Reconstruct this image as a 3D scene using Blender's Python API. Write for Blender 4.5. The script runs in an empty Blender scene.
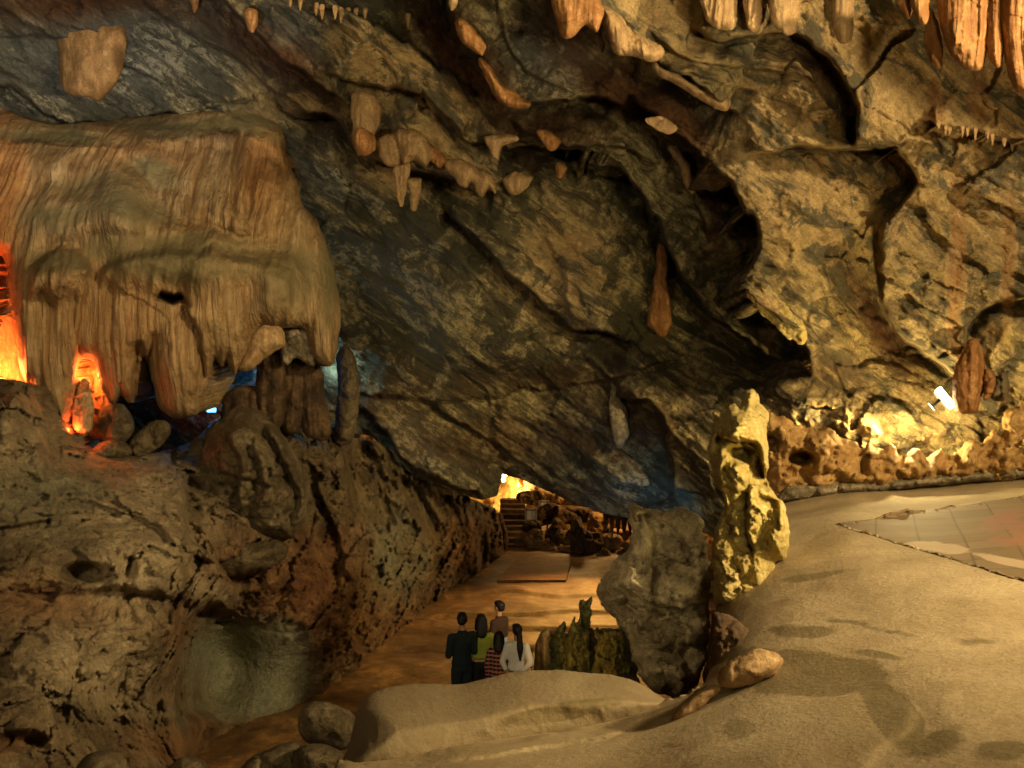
import bpy, bmesh, math, random
import numpy as np
from mathutils import Vector, Matrix

SC = bpy.context.scene
COL = SC.collection
# ------------------------------------------------------------------ camera
F = 1000.0
EYE = 1.6
cam_d = bpy.data.cameras.new('camera'); cam_d.lens = 36.0*F/1024; cam_d.sensor_width = 36
cam_d.clip_end = 300
cam = bpy.data.objects.new('camera', cam_d); COL.objects.link(cam)
cam.location = (0, 0, EYE); cam.rotation_euler = (math.radians(90), 0, 0)
SC.camera = cam
# ------------------------------------------------------------------ world + lights
w = bpy.data.worlds.new('cave_dark'); SC.world = w; w.use_nodes = True
w.node_tree.nodes['Background'].inputs[0].default_value = (1.0, 0.62, 0.26, 1)
w.node_tree.nodes['Background'].inputs[1].default_value = 0.016
SC.view_settings.view_transform = 'Standard'
SC.view_settings.look = 'None'
SC.view_settings.gamma = 1.0
SC.view_settings.use_curve_mapping = False
SC.view_settings.exposure = -0.1


def lamp(name, kind, loc, energy, color, size=0.3, target=None, spot=None, blend=0.6):
    d = bpy.data.lights.new(name, kind); d.energy = energy; d.color = color
    if kind == 'AREA':
        d.size = size
    else:
        d.shadow_soft_size = size
    if kind == 'SPOT':
        d.spot_size = math.radians(spot or 90); d.spot_blend = blend
    o = bpy.data.objects.new(name, d); COL.objects.link(o); o.location = loc
    if target is not None:
        o.rotation_euler = (Vector(target)-Vector(loc)).to_track_quat('-Z', 'Y').to_euler()
    return o


WARM = (1.0, 0.77, 0.43)
lamp('key_light', 'SPOT', (8.8, 2.6, 5.2), 7600, WARM, 0.2, (0.0, 15, 3.6), 105, 0.8)
lamp('fill_light', 'SPOT', (-4.5, 0.5, 4.2), 2500, (1.0, 0.78, 0.48), 0.5, (-5, 16, 2.6), 80, 0.9)
lamp('front_light', 'SPOT', (2.0, -1.0, 3.4), 900, (1.0, 0.80, 0.42), 0.5, (1, 16, 2.2), 80, 0.9)
lamp('platform_light', 'SPOT', (8.5, 4.5, 5.5), 3300, (1.0, 0.74, 0.40), 0.4, (3.0, 9, -0.5), 85, 0.8)
lamp('tusk_light', 'SPOT', (4.5, 7.5, 2.4), 130, (1.0, 0.78, 0.42), 0.1, (2.7, 15.5, 5.2), 16, 0.8)
lamp('column_light', 'SPOT', (4.6, 6.6, 1.6), 560, (1.0, 0.78, 0.30), 0.15, (2.6, 11, 0.6), 26, 0.8)
lamp('tunnel_light', 'SPOT', (2.6, 31.0, 0.2), 3000, (1.0, 0.46, 0.09), 0.3, (1.2, 24.5, -4.1), 60, 0.9)
lamp('upper_right_light', 'SPOT', (7.0, 3.0, 2.6), 1500, (1.0, 0.78, 0.42), 0.15, (2.8, 13, 6.6), 52, 0.9)  # added spot, only to brighten the upper right beds
lamp('boulder_light', 'SPOT', (-2.5, 7.0, 2.0), 420, (1.0, 0.78, 0.42), 0.2, (1.7, 12.2, -1.2), 24, 0.8)  # added spot that lightens the left face of the standing boulder
lamp('grey_bed_light', 'SPOT', (-2.5, 5.0, 2.6), 3600, (0.92, 0.90, 0.85), 0.3, (-7.0, 16, 7.8), 38, 0.6)
lamp('cream_bed_light', 'SPOT', (3.5, 5.0, 2.8), 2000, (1.0, 0.80, 0.46), 0.2, (-1.2, 15, 6.4), 60, 0.9)  # added to make the big cream bed brighter, no lamp stands here
lamp('low_glow', 'SPOT', (-0.6, 14.2, -2.3), 130, (1.0, 0.50, 0.12), 0.15, (1.4, 14.6, -2.3), 90, 0.8)
lamp('passage_light', 'POINT', (2.4, 37.5, -0.7), 420, (1.0, 0.58, 0.18), 0.3)
lamp('rubble_light', 'POINT', (4.1, 34.0, -2.2), 260, (1.0, 0.55, 0.16), 0.3)
lamp('red_slit_light', 'POINT', (-8.0, 15.75, 1.75), 330, (1.0, 0.17, 0.035), 0.1)
lamp('red_hollow_light', 'POINT', (-7.0, 15.8, 0.85), 70, (1.0, 0.13, 0.03), 0.08)
lamp('red_upper_light', 'POINT', (-6.75, 16.2, 1.75), 75, (1.0, 0.2, 0.04), 0.08)
lamp('blue_niche_light', 'POINT', (-5.42, 18.4, 1.2), 26, (0.05, 0.35, 1.0), 0.08)
lamp('blue_ceiling_light', 'SPOT', (2.6, 17.5, -1.6), 160, (0.25, 0.62, 1.0), 0.1, (2.6, 20, -0.9), 62, 0.8)
lamp('blue_lip_light', 'SPOT', (-3.2, 19.0, -1.3), 110, (0.3, 0.5, 1.0), 0.1, (-2.2, 22, -0.6), 50, 0.8)

# ------------------------------------------------------------------ noise + geometry helpers
_rs = np.random.RandomState(7)
_perm = _rs.permutation(256).astype(np.int32); _perm = np.concatenate([_perm, _perm, _perm])
_val = _rs.rand(256)*2-1


def vnoise(x, y, z):
    xi = np.floor(x).astype(np.int64); yi = np.floor(y).astype(np.int64); zi = np.floor(z).astype(np.int64)
    fx = x-xi; fy = y-yi; fz = z-zi
    fx = fx*fx*fx*(fx*(fx*6-15)+10); fy = fy*fy*fy*(fy*(fy*6-15)+10); fz = fz*fz*fz*(fz*(fz*6-15)+10)

    def h(a, b, c):
        return _val[_perm[_perm[_perm[a & 255]+(b & 255)]+(c & 255)]]
    r = 0
    for dx in (0, 1):
        wx = fx if dx else 1-fx
        for dy in (0, 1):
            wy = fy if dy else 1-fy
            for dz in (0, 1):
                wz = fz if dz else 1-fz
                r = r + wx*wy*wz*h(xi+dx, yi+dy, zi+dz)
    return r


def fbm(x, y, z, octv=4, gain=0.5, ridged=False):
    a = 1.0; r = 0; t = 0
    for i in range(octv):
        n = vnoise(x+i*17.3, y+i*9.1, z+i*5.7)
        if ridged:
            n = 1-2*np.abs(n)
        r = r+a*n; t += a; a *= gain
        x = x*2.03; y = y*2.03; z = z*2.03
    return r/t


def facets(x, y, z, tilt=0.9):
    """broken stone: every cell is a tilted flat face of its own"""
    xi = np.floor(x).astype(np.int64); yi = np.floor(y).astype(np.int64); zi = np.floor(z).astype(np.int64)
    best = np.full(x.shape, 1e9); out = np.zeros(x.shape)
    for dx in (-1, 0, 1):
        for dy in (-1, 0, 1):
            for dz in (-1, 0, 1):
                a, b, c = xi+dx, yi+dy, zi+dz
                i = _perm[_perm[_perm[a & 255]+(b & 255)]+(c & 255)]
                px = x-a-0.5-0.45*_val[i]; py = y-b-0.5-0.45*_val[_perm[i+1]]; pz = z-c-0.5-0.45*_val[_perm[i+2]]
                d = px*px+py*py+pz*pz
                h = 0.5*_val[_perm[i+3]]+tilt*(px*_val[_perm[i+4]]+py*_val[_perm[i+5]]+pz*_val[_perm[i+6]])
                m = d < best
                best = np.where(m, d, best); out = np.where(m, h, out)
    return out


def P(u, v, Y):
    """a point at distance Y seen at pixel (u, v)"""
    return np.stack([(u-512)*Y/F, Y+0*u, EYE-(v-384)*Y/F], -1)


def pt(u, v, Y):
    return Vector(((u-512)*Y/F, Y, EYE-(v-384)*Y/F))


class TPS:
    """smooth interpolation of scattered distances (done on 1/distance, so planes stay planes)"""
    def __init__(s, pts, smooth=0.0):
        a = np.array(pts, float); s.p = a[:, :2]/200.0; n = len(a)
        K = s.k(s.p[:, None], s.p[None]) + smooth*np.eye(n)
        Q = np.hstack([np.ones((n, 1)), s.p])
        A = np.block([[K, Q], [Q.T, np.zeros((3, 3))]])
        s.c = np.linalg.solve(A, np.concatenate([1/a[:, 2], np.zeros(3)]))

    def k(s, a, b):
        r2 = ((a-b)**2).sum(-1)+1e-12
        return 0.5*r2*np.log(r2)

    def __call__(s, U, V):
        q = np.stack([U, V], -1)/200.0
        sh = U.shape; q = q.reshape(-1, 2); out = np.zeros(len(q))
        out += s.c[-3]+s.c[-2]*q[:, 0]+s.c[-1]*q[:, 1]
        for i in range(len(s.p)):
            out += s.c[i]*s.k(q, s.p[i])
        return 1/np.clip(out.reshape(sh), 0.012, 1.0)


def polyline_sd(U, V, pts, cut=1e9):
    """signed distance (left hand of the walk positive) and position along the line 0..1"""
    p = np.array(pts, float); seg = p[1:]-p[:-1]; L = np.hypot(seg[:, 0], seg[:, 1]); cum = np.concatenate([[0], np.cumsum(L)])
    best = np.full(U.shape, 1e9); sg = np.zeros(U.shape); tt = np.zeros(U.shape)
    for i in range(len(seg)):
        dx, dy = seg[i]/L[i]
        ax = U-p[i, 0]; ay = V-p[i, 1]
        t = np.clip(ax*dx+ay*dy, 0, L[i])
        ex = ax-t*dx; ey = ay-t*dy
        d = np.hypot(ex, ey)
        cr = ex*dy-ey*dx
        m = d < best-1e-9
        best = np.where(m, d, best); sg = np.where(m, np.sign(cr), sg); tt = np.where(m, (cum[i]+t)/cum[-1], tt)
    return best*sg, tt


def curve(pts, closed=False, sub=5):
    p = [np.array(q, float) for q in pts]; n = len(p); out = []
    rng = range(n) if closed else range(n-1)
    for i in rng:
        if closed:
            a, b, c, d = p[i-1], p[i], p[(i+1) % n], p[(i+2) % n]
        else:
            a = p[max(i-1, 0)]; b = p[i]; c = p[i+1]; d = p[min(i+2, n-1)]
        for k in range(sub):
            t = k/sub
            out.append(0.5*((2*b)+(-a+c)*t+(2*a-5*b+4*c-d)*t*t+(-a+3*b-3*c+d)*t**3))
    if not closed:
        out.append(p[-1])
    return np.array(out)


def step(U, V, D, pts, h, w1, k, w2, taper=0.12, soft=1.6):
    """a ledge along a line: its left hand side juts out h metres, the other side is undercut k metres"""
    c = curve(pts, sub=4)
    lo = c.min(0)-4*max(w1, w2); hi = c.max(0)+4*max(w1, w2)
    m = (U > lo[0]) & (U < hi[0]) & (V > lo[1]) & (V < hi[1])
    if not m.any():
        return
    s, t = polyline_sd(U[m], V[m], c)
    amp = np.clip(np.minimum(t, 1-t)/taper, 0, 1); amp = amp*amp*(3-2*amp)
    up = 0.5+0.5*np.tanh(s/soft)
    f = h*np.exp(-np.maximum(s, 0)/w1)*up - k*np.exp(-np.maximum(-s, 0)/w2)*(1-up)
    D[m] -= amp*f


def bulge(U, V, D, u, v, ru, rv, ang, h, p=1.0):
    a = math.radians(ang); x = ((U-u)*math.cos(a)+(V-v)*math.sin(a))/ru; y = (-(U-u)*math.sin(a)+(V-v)*math.cos(a))/rv
    r2 = x*x+y*y
    D -= h*np.exp(-r2**p)


def blob(U, V, u, v, ru, rv, ang=0, p=1.0):
    a = math.radians(ang); x = ((U-u)*math.cos(a)+(V-v)*math.sin(a))/ru; y = (-(U-u)*math.sin(a)+(V-v)*math.cos(a))/rv
    return np.exp(-(x*x+y*y)**p)


def poly_sd(U, V, poly):
    """signed distance to a closed outline, inside positive"""
    p = np.array(poly, float); q = np.roll(p, -1, 0)
    best = np.full(U.shape, 1e9); ins = np.zeros(U.shape, bool)
    for a, b in zip(p, q):
        e = b-a; L2 = e@e
        if L2 < 1e-9:
            continue
        t = np.clip(((U-a[0])*e[0]+(V-a[1])*e[1])/L2, 0, 1)
        best = np.minimum(best, np.hypot(U-a[0]-t*e[0], V-a[1]-t*e[1]))
        if a[1] != b[1]:
            c = ((a[1] > V) != (b[1] > V)) & (U < (b[0]-a[0])*(V-a[1])/(b[1]-a[1])+a[0])
            ins ^= c
    return np.where(ins, best, -best)


def mesh_from(name, verts, faces, mat, parent=None, colors=None, smooth=True):
    me = bpy.data.meshes.new(name)
    if isinstance(faces, np.ndarray):
        nf, k = faces.shape
        me.vertices.add(len(verts)); me.vertices.foreach_set('co', np.ascontiguousarray(verts, np.float32).ravel())
        me.loops.add(nf*k); me.loops.foreach_set('vertex_index', faces.astype(np.int32).ravel())
        me.polygons.add(nf); me.polygons.foreach_set('loop_start', np.arange(0, nf*k, k, dtype=np.int32))
        me.polygons.foreach_set('loop_total', np.full(nf, k, np.int32))
        me.update(calc_edges=True); me.validate()
    else:
        me.from_pydata([tuple(v) for v in verts], [], faces); me.update()
    if smooth:
        me.polygons.foreach_set('use_smooth', np.ones(len(me.polygons), bool))
    if colors is not None:
        ca = me.color_attributes.new('tone', 'FLOAT_COLOR', 'POINT')
        c = np.ones((len(verts), 4), np.float32); c[:, :colors.shape[1]] = colors
        ca.data.foreach_set('color', c.ravel())
    if mat:
        me.materials.append(mat)
    o = bpy.data.objects.new(name, me); COL.objects.link(o)
    if parent:
        o.parent = parent
    return o


def tag(o, label, cat, group=None):
    o['label'] = label; o['category'] = cat
    if group:
        o['group'] = group
    return o


def structure(o):
    o['kind'] = 'structure'
    return o


def relief(name, outline, depth, mat, du=2.0, holes=(), skirt=(0, 2.5, 0), tone=None, rough_edge=3.0, region=None, solid=False, seed=0, sub=5):
    """rock surface inside an outline (seen from the walkway), with a thick edge all round"""
    oc = curve(outline, True, sub) if sub > 1 else np.array(outline, float)
    lo = oc.min(0)-du; hi = oc.max(0)+du
    us = np.arange(lo[0], hi[0]+du, du); vs = np.arange(lo[1], hi[1]+du, du)
    U, V = np.meshgrid(us, vs)
    wu = U+rough_edge*fbm(U/14, V/14, U*0+seed+3.1, 4); wv = V+rough_edge*fbm(U/14, V/14, U*0+seed+8.7, 4)
    sd = poly_sd(wu, wv, oc)
    for hshape in holes:
        sd = np.minimum(sd, -poly_sd(wu, wv, curve(hshape, True, 4)))
    if region is not None:
        sd = np.minimum(sd, region(wu, wv))
    # snap the verts near the edge onto it
    gy, gx = np.gradient(sd, du)
    g = np.hypot(gx, gy)+1e-6
    near = (np.abs(sd) < du*0.75)
    off = np.where(near, -sd/np.maximum(g, 0.5), 0)
    off = np.clip(off, -du*0.8, du*0.8)
    U2 = U+off*gx/g; V2 = V+off*gy/g
    ok = sd > -du*0.75
    cell = ok[:-1, :-1] & ok[1:, :-1] & ok[:-1, 1:] & ok[1:, 1:]
    D = depth(U2, V2, np.maximum(sd, 0))
    if solid:
        Df, Db = D
    else:
        Df = D
    ny, nx = U.shape
    idx = np.arange(ny*nx).reshape(ny, nx)
    ii, jj = np.nonzero(cell)
    F0 = np.stack([idx[ii, jj], idx[ii+1, jj], idx[ii+1, jj+1], idx[ii, jj+1]], -1)
    verts = P(U2, V2, Df).reshape(-1, 3)
    used = np.unique(F0); remap = -np.ones(ny*nx, int); remap[used] = np.arange(len(used))
    Vv = verts[used]; Fc = remap[F0]
    tu = U2.reshape(-1)[used]; tv = V2.reshape(-1)[used]
    # boundary edges
    e = np.concatenate([Fc[:, [0, 1]], Fc[:, [1, 2]], Fc[:, [2, 3]], Fc[:, [3, 0]]])
    key = np.sort(e, 1); kk = key[:, 0]*len(used)+key[:, 1]
    _, inv, cnt = np.unique(kk, return_inverse=True, return_counts=True)
    be = e[cnt[inv] == 1]
    n = len(used)
    if solid:
        back = P(U2, V2, Db).reshape(-1, 3)[used]
        Vv = np.concatenate([Vv, back]); Fb = Fc[:, ::-1]+n
        side = np.stack([be[:, 1], be[:, 0], be[:, 0]+n, be[:, 1]+n], -1)
        Fc = np.concatenate([Fc, Fb, side]); tu = np.concatenate([tu, tu]); tv = np.concatenate([tv, tv])
    elif skirt is not None:
        bv = np.unique(be); prev = bv; rings = 4
        cur_map = np.arange(n)
        base = Vv.copy(); addV = []; addF = []; count = n
        for r in range(1, rings+1):
            m = -np.ones(n, int); m[bv] = count+np.arange(len(bv)); count += len(bv)
            sk = np.array(skirt(tu[bv], tv[bv])).T if callable(skirt) else np.array(skirt)
            p = base[bv]+sk*(r/rings)
            jit = fbm(p[:, 0]*2, p[:, 1]*2, p[:, 2]*2, 3)*0.12
            p = p+np.stack([jit, jit*0, jit], -1)
            addV.append(p)
            addF.append(np.stack([be[:, 1], be[:, 0], be[:, 0], be[:, 1]], -1) if False else np.stack([cur_map[be[:, 1]], cur_map[be[:, 0]], m[be[:, 0]], m[be[:, 1]]], -1))
            tu = np.concatenate([tu, tu[bv]]); tv = np.concatenate([tv, tv[bv]])
            cur_map = m
        Vv = np.concatenate([Vv]+addV); Fc = np.concatenate([Fc]+addF)
    cols = None
    if tone is not None:
        cols = np.clip(tone(tu, tv, Vv), 0, 1)
    return mesh_from(name, Vv, Fc.astype(np.int64), mat, colors=cols)


# ------------------------------------------------------------------ materials
class NT:
    def __init__(s, name):
        s.m = bpy.data.materials.new(name); s.m.use_nodes = True; s.t = s.m.node_tree; s.n = s.t.nodes; s.b = s.n['Principled BSDF']
        s.co = s.n.new('ShaderNodeTexCoord').outputs['Object']

    def l(s, a, b):
        s.t.links.new(a, b)

    def mapping(s, rot=(0, 0, 0), scale=(1, 1, 1)):
        m = s.n.new('ShaderNodeMapping'); m.vector_type = 'TEXTURE'
        m.inputs['Rotation'].default_value = [-r for r in rot]; m.inputs['Scale'].default_value = [1/x for x in scale]
        s.l(s.co, m.inputs[0]); return m.outputs[0]

    def noise(s, vec, scale, detail=4, rough=0.55, dist=0.0):
        x = s.n.new('ShaderNodeTexNoise'); x.inputs['Scale'].default_value = scale; x.inputs['Detail'].default_value = detail
        x.inputs['Roughness'].default_value = rough; x.inputs['Distortion'].default_value = dist
        s.l(vec, x.inputs['Vector']); return x.outputs['Fac']

    def voro(s, vec, scale, feature='DISTANCE_TO_EDGE'):
        x = s.n.new('ShaderNodeTexVoronoi'); x.feature = feature; x.inputs['Scale'].default_value = scale
        s.l(vec, x.inputs['Vector']); return x.outputs[0]

    def ramp(s, fac, lo, hi, a=0.0, b=1.0):
        x = s.n.new('ShaderNodeMapRange'); x.inputs[1].default_value = lo; x.inputs[2].default_value = hi
        x.inputs[3].default_value = a; x.inputs[4].default_value = b; x.clamp = True
        s.l(fac, x.inputs[0]); return x.outputs[0]

    def mix(s, fac, a, b, mode='MIX'):
        x = s.n.new('ShaderNodeMix'); x.data_type = 'RGBA'; x.blend_type = mode
        for val, sock in ((fac, x.inputs[0]), (a, x.inputs[6]), (b, x.inputs[7])):
            if isinstance(val, (int, float)):
                sock.default_value = val
            elif isinstance(val, tuple):
                sock.default_value = (*val, 1)
            else:
                s.l(val, sock)
        return x.outputs[2]

    def math(s, op, a, b=0.0):
        x = s.n.new('ShaderNodeMath'); x.operation = op
        for val, sock in ((a, x.inputs[0]), (b, x.inputs[1])):
            if isinstance(val, (int, float)):
                sock.default_value = val
            else:
                s.l(val, sock)
        return x.outputs[0]

    def attr(s, name='tone'):
        a = s.n.new('ShaderNodeAttribute'); a.attribute_name = name
        sep = s.n.new('ShaderNodeSeparateColor'); s.l(a.outputs['Color'], sep.inputs[0])
        return sep.outputs[0], sep.outputs[1], sep.outputs[2]

    def finish(s, color, rough=0.85, bump=None, strength=0.5, dist=0.05, spec=0.25):
        if isinstance(color, tuple):
            s.b.inputs['Base Color'].default_value = (*color, 1)
        else:
            s.l(color, s.b.inputs['Base Color'])
        if isinstance(rough, float):
            s.b.inputs['Roughness'].default_value = rough
        else:
            s.l(rough, s.b.inputs['Roughness'])
        s.b.inputs['Specular IOR Level'].default_value = spec
        if bump is not None:
            x = s.n.new('ShaderNodeBump'); x.inputs['Strength'].default_value = strength; x.inputs['Distance'].default_value = dist
            s.l(bump, x.inputs['Height']); s.l(x.outputs[0], s.b.inputs['Normal'])
        return s.m


def mat_wall():
    t = NT('limestone_wall')
    R, G, B = t.attr()
    st = t.mapping((0, math.radians(-36), 0), (0.35, 0.8, 1.8))
    ve = t.mapping((0, 0, 0), (5, 5, 0.35))
    big = t.noise(t.co, 0.5, 5, 0.6)
    pat_s = t.noise(st, 1.5, 9, 0.68, 0.6); pat_i = t.noise(t.co, 1.7, 9, 0.7, 0.5); zone = t.ramp(t.noise(t.co, 0.33, 3, 0.5), 0.42, 0.56)
    pat = t.math('ADD', t.math('MULTIPLY', pat_s, t.math('SUBTRACT', 1.0, zone)), t.math('MULTIPLY', pat_i, zone))
    patm = t.ramp(t.math('ADD', pat, t.math('MULTIPLY', t.math('SUBTRACT', big, 0.5), 0.4)), 0.47, 0.55)
    fine = t.noise(t.co, 11, 7, 0.65)
    mot = t.ramp(t.math('ADD', t.math('MULTIPLY', t.noise(st, 5.5, 8, 0.72, 0.4), .5), t.math('MULTIPLY', t.noise(t.co, 6.5, 8, 0.72, 0.4), .5)), 0.475, 0.53)
    base = t.mix(patm, (0.105, 0.092, 0.042), (0.58, 0.46, 0.21))
    base = t.mix(t.math('MULTIPLY', mot, 0.66), base, (0.065, 0.056, 0.026))
    base = t.mix(t.ramp(fine, 0.35, 0.7), t.mix(0.5, base, (0.05, 0.045, 0.03)), base)
    base = t.mix(G, base, t.mix(patm, t.mix(mot, (0.11, 0.112, 0.095), (0.2, 0.2, 0.17)), t.mix(mot, (0.46, 0.44, 0.35), (0.1, 0.1, 0.085))))
    streak = t.noise(ve, 1.6, 5, 0.6)
    flow = t.mix(t.ramp(streak, 0.3, 0.7), (0.34, 0.155, 0.045), (0.62, 0.42, 0.2))
    cream = t.mix(t.ramp(pat, 0.455, 0.50), (0.18, 0.15, 0.085), t.mix(t.math('MULTIPLY', mot, .45), (0.64, 0.44, 0.19), (0.26, 0.19, 0.09)))
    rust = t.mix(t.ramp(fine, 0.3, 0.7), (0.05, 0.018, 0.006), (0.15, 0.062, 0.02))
    # R: 0..0.5 cream, 0.5..1 flowstone
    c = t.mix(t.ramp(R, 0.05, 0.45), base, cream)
    c = t.mix(t.ramp(R, 0.55, 0.95), c, flow)
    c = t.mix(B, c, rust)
    spk = t.noise(t.co, 34, 4, 0.75)
    c = t.mix(t.ramp(spk, 0.40, 0.60, 0.4, 0), c, t.mix(0.7, c, (0.02, 0.015, 0.008)))
    b1 = t.noise(st, 5, 8, 0.7)
    b2 = t.noise(t.co, 22, 6, 0.7)
    h = t.math('ADD', b1, t.math('MULTIPLY', b2, 0.55))
    return t.finish(c, 0.8, h, 1.0, 0.14, 0.2)


def mat_flow():
    t = NT('flowstone')
    R, G, B = t.attr()
    ve = t.mapping((0, 0, 0), (7, 1.2, 0.42))
    s1 = t.noise(ve, 1.0, 6, 0.65, 0.3)
    s2 = t.noise(ve, 3.5, 4, 0.6)
    fine = t.noise(t.co, 9, 6, 0.65)
    big = t.noise(t.co, 0.7, 4, 0.55)
    c = t.mix(t.ramp(s1, 0.36, 0.64), (0.23, 0.125, 0.046), (0.48, 0.33, 0.155))
    c = t.mix(t.ramp(s2, 0.48, 0.66, 0, 0.5), c, (0.13, 0.075, 0.03))
    c = t.mix(t.ramp(t.noise(t.co, 2.4, 8, .72), .42, .58, .45, 0), c, (0.15, 0.10, 0.04))
    c = t.mix(R, c, t.mix(t.ramp(s1, 0.3, 0.7), (0.30, 0.12, 0.035), (0.56, 0.27, 0.085)))
    dust = t.mix(t.ramp(fine, 0.3, 0.7), (0.10, 0.08, 0.033), (0.185, 0.15, 0.068))
    dm = t.ramp(t.math('ADD', G, t.math('MULTIPLY', t.math('SUBTRACT', t.math('ADD', big, t.math('MULTIPLY', fine, .5)), 0.75), 1.5)), 0.25, 0.95, 0, .95)
    c = t.mix(dm, c, dust)
    c = t.mix(B, c, (0.12, 0.05, 0.02))
    h = t.math('ADD', t.math('MULTIPLY', t.math('ADD', s1, t.math('MULTIPLY', s2, .5)), t.math('SUBTRACT', 1.0, dm)), t.math('MULTIPLY', fine, 0.45))
    return t.finish(c, 0.7, h, 1.0, 0.13, 0.3)


def mat_bank():
    t = NT('bank_rock')
    R, G, B = t.attr()
    pat = t.noise(t.co, 1.6, 8, 0.65, 0.5)
    fine = t.noise(t.co, 10, 7, 0.68)
    c = t.mix(t.ramp(pat, 0.42, 0.6), (0.14, 0.10, 0.042), (0.40, 0.30, 0.145))
    c = t.mix(t.ramp(fine, 0.4, 0.75, 0.6, 0.0), c, (0.06, 0.04, 0.02))
    c = t.mix(R, c, t.mix(t.ramp(pat, 0.4, 0.6), (0.15, 0.06, 0.018), (0.29, 0.14, 0.045)))
    c = t.mix(G, c, t.mix(t.ramp(fine, 0.35, 0.7), (0.24, 0.23, 0.13), (0.40, 0.385, 0.23)))
    c = t.mix(B, c, t.mix(t.ramp(pat, 0.35, 0.6), (0.32, 0.24, 0.12), (0.66, 0.51, 0.28)))
    spk = t.noise(t.co, 30, 4, 0.75)
    c = t.mix(t.ramp(spk, 0.42, 0.62, 0.5, 0), c, t.mix(0.7, c, (0.02, 0.015, 0.008)))
    h = t.math('ADD', pat, t.math('MULTIPLY', fine, 0.7))
    return t.finish(c, 0.8, h, 1.0, 0.16, 0.25)


def mat_platform(name='trodden_ground', m=1.0):
    t = NT(name)
    R, G, B = t.attr()
    pat = t.noise(t.co, 0.9, 6, 0.6, 0.4)
    fine = t.noise(t.co, 22, 6, 0.7)
    spk = t.noise(t.co, 90, 3, 0.7)
    c = t.mix(t.ramp(pat, 0.4, 0.62), (0.38*m, 0.285*m, 0.15*m), (0.55*m, 0.43*m, 0.245*m))
    c = t.mix(t.ramp(fine, 0.35, 0.7, 0.45, 0), c, (0.2, 0.145, 0.07))
    c = t.mix(t.ramp(spk, 0.3, 0.75, 0.35, 0), c, (0.14, 0.1, 0.05))
    darker = t.ramp(t.math('ADD', R, t.math('MULTIPLY', t.math('SUBTRACT', t.noise(t.co, 2.5, 7, 0.6), 0.5), 0.9)), 0.42, 0.58)  # damp stains of the platform; also the broad boulder's darker patch
    c = t.mix(darker, c, t.mix(t.ramp(fine, 0.3, 0.7), (0.15, 0.112, 0.052), (0.225, 0.17, 0.08)))
    c = t.mix(G, c, t.mix(t.ramp(pat, 0.35, 0.6), (0.10, 0.05, 0.02), (0.2, 0.11, 0.045)))
    c = t.mix(B, c, (0.5, 0.42, 0.25))
    h = t.math('ADD', t.math('MULTIPLY', pat, 0.6), t.math('MULTIPLY', fine, 0.25))
    return t.finish(c, 0.85, h, 0.7, 0.08, 0.2)


def mat_simple(name, a, b, scale=4, rough=0.85, bump=0.6, bd=0.06, stretch=None, dark=None, spec=0.25):
    t = NT(name)
    vec = t.mapping((0, 0, 0), stretch) if stretch else t.co
    n = t.noise(vec, scale, 8, 0.65, 0.3)
    f = t.noise(t.co, scale*5, 5, 0.65)
    c = t.mix(t.ramp(n, 0.38, 0.6), a, b)
    g = t.noise(t.co, scale*2.3, 8, 0.75, 0.3); k = t.noise(t.co, 32, 4, .75)
    c = t.mix(t.ramp(g, 0.46, 0.54, 0.45, 0), c, t.mix(.6, a, (0.01, 0.008, 0.004)))
    c = t.mix(t.ramp(k, 0.40, 0.6, 0.35, 0), c, t.mix(.8, a, (0.01, 0.008, 0.004)))
    if dark:
        c = t.mix(t.ramp(f, 0.42, 0.6, 0.7, 0), c, dark)
    return t.finish(c, rough, t.math('ADD', n, t.math('MULTIPLY', f, 0.4)), bump, bd, spec)


def mat_plain(name, c, rough=0.7, emit=None, strength=0.0, metal=0.0):
    t = NT(name); m = t.finish(c, rough)
    n = t.noise(t.co, 30, 3); t.l(t.mix(t.ramp(n, 0.3, 0.7, 0.25, 0), c, tuple(x*0.6 for x in c)), t.b.inputs['Base Color'])
    t.b.inputs['Metallic'].default_value = metal
    if emit:
        t.b.inputs['Emission Color'].default_value = (*emit, 1); t.b.inputs['Emission Strength'].default_value = strength
    return m


M_WALL = mat_wall(); M_FLOW = mat_flow(); M_BANK = mat_bank(); M_PLAT = mat_platform()
M_EARTH = mat_simple('orange_earth', (0.09, 0.042, 0.012), (0.33, 0.165, 0.045), 0.8, 0.6, 0.5, 0.05, (.8, .7, 1), (0.07, 0.035, 0.012), .4)
M_TAN = mat_simple('brown_dripstone', (0.24, 0.125, 0.045), (0.46, 0.27, 0.11), 1.6, 0.7, 0.6, 0.05, (3, 1, .8))
M_LEDGE = mat_platform('ledge_stone', .62)
M_ORANGE = mat_simple('orange_dripstone', (0.26, 0.11, 0.03), (0.52, 0.27, 0.095), 2.2, 0.65, 0.7, 0.05, (5, 5, 0.4), (0.2, 0.08, 0.02))
M_CREAM = mat_simple('cream_dripstone', (0.26, 0.15, 0.058), (0.54, 0.36, 0.16), 2.5, 0.7, 0.7, 0.05, (4, 4, 0.6), (0.3, 0.18, 0.08))
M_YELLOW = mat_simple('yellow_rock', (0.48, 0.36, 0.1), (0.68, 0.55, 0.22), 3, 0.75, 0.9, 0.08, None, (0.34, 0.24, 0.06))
M_RIDGE = mat_simple('ochre_rock', (0.42, 0.24, 0.07), (0.62, 0.40, 0.14), 2.5, 0.8, 0.9, 0.08, None, (0.28, 0.14, 0.04))
M_GREY = mat_simple('grey_boulder', (0.19, 0.145, 0.08), (0.46, 0.36, 0.20), 2.5, 0.85, 0.9, 0.09, None, (0.1, 0.08, 0.045))
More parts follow.
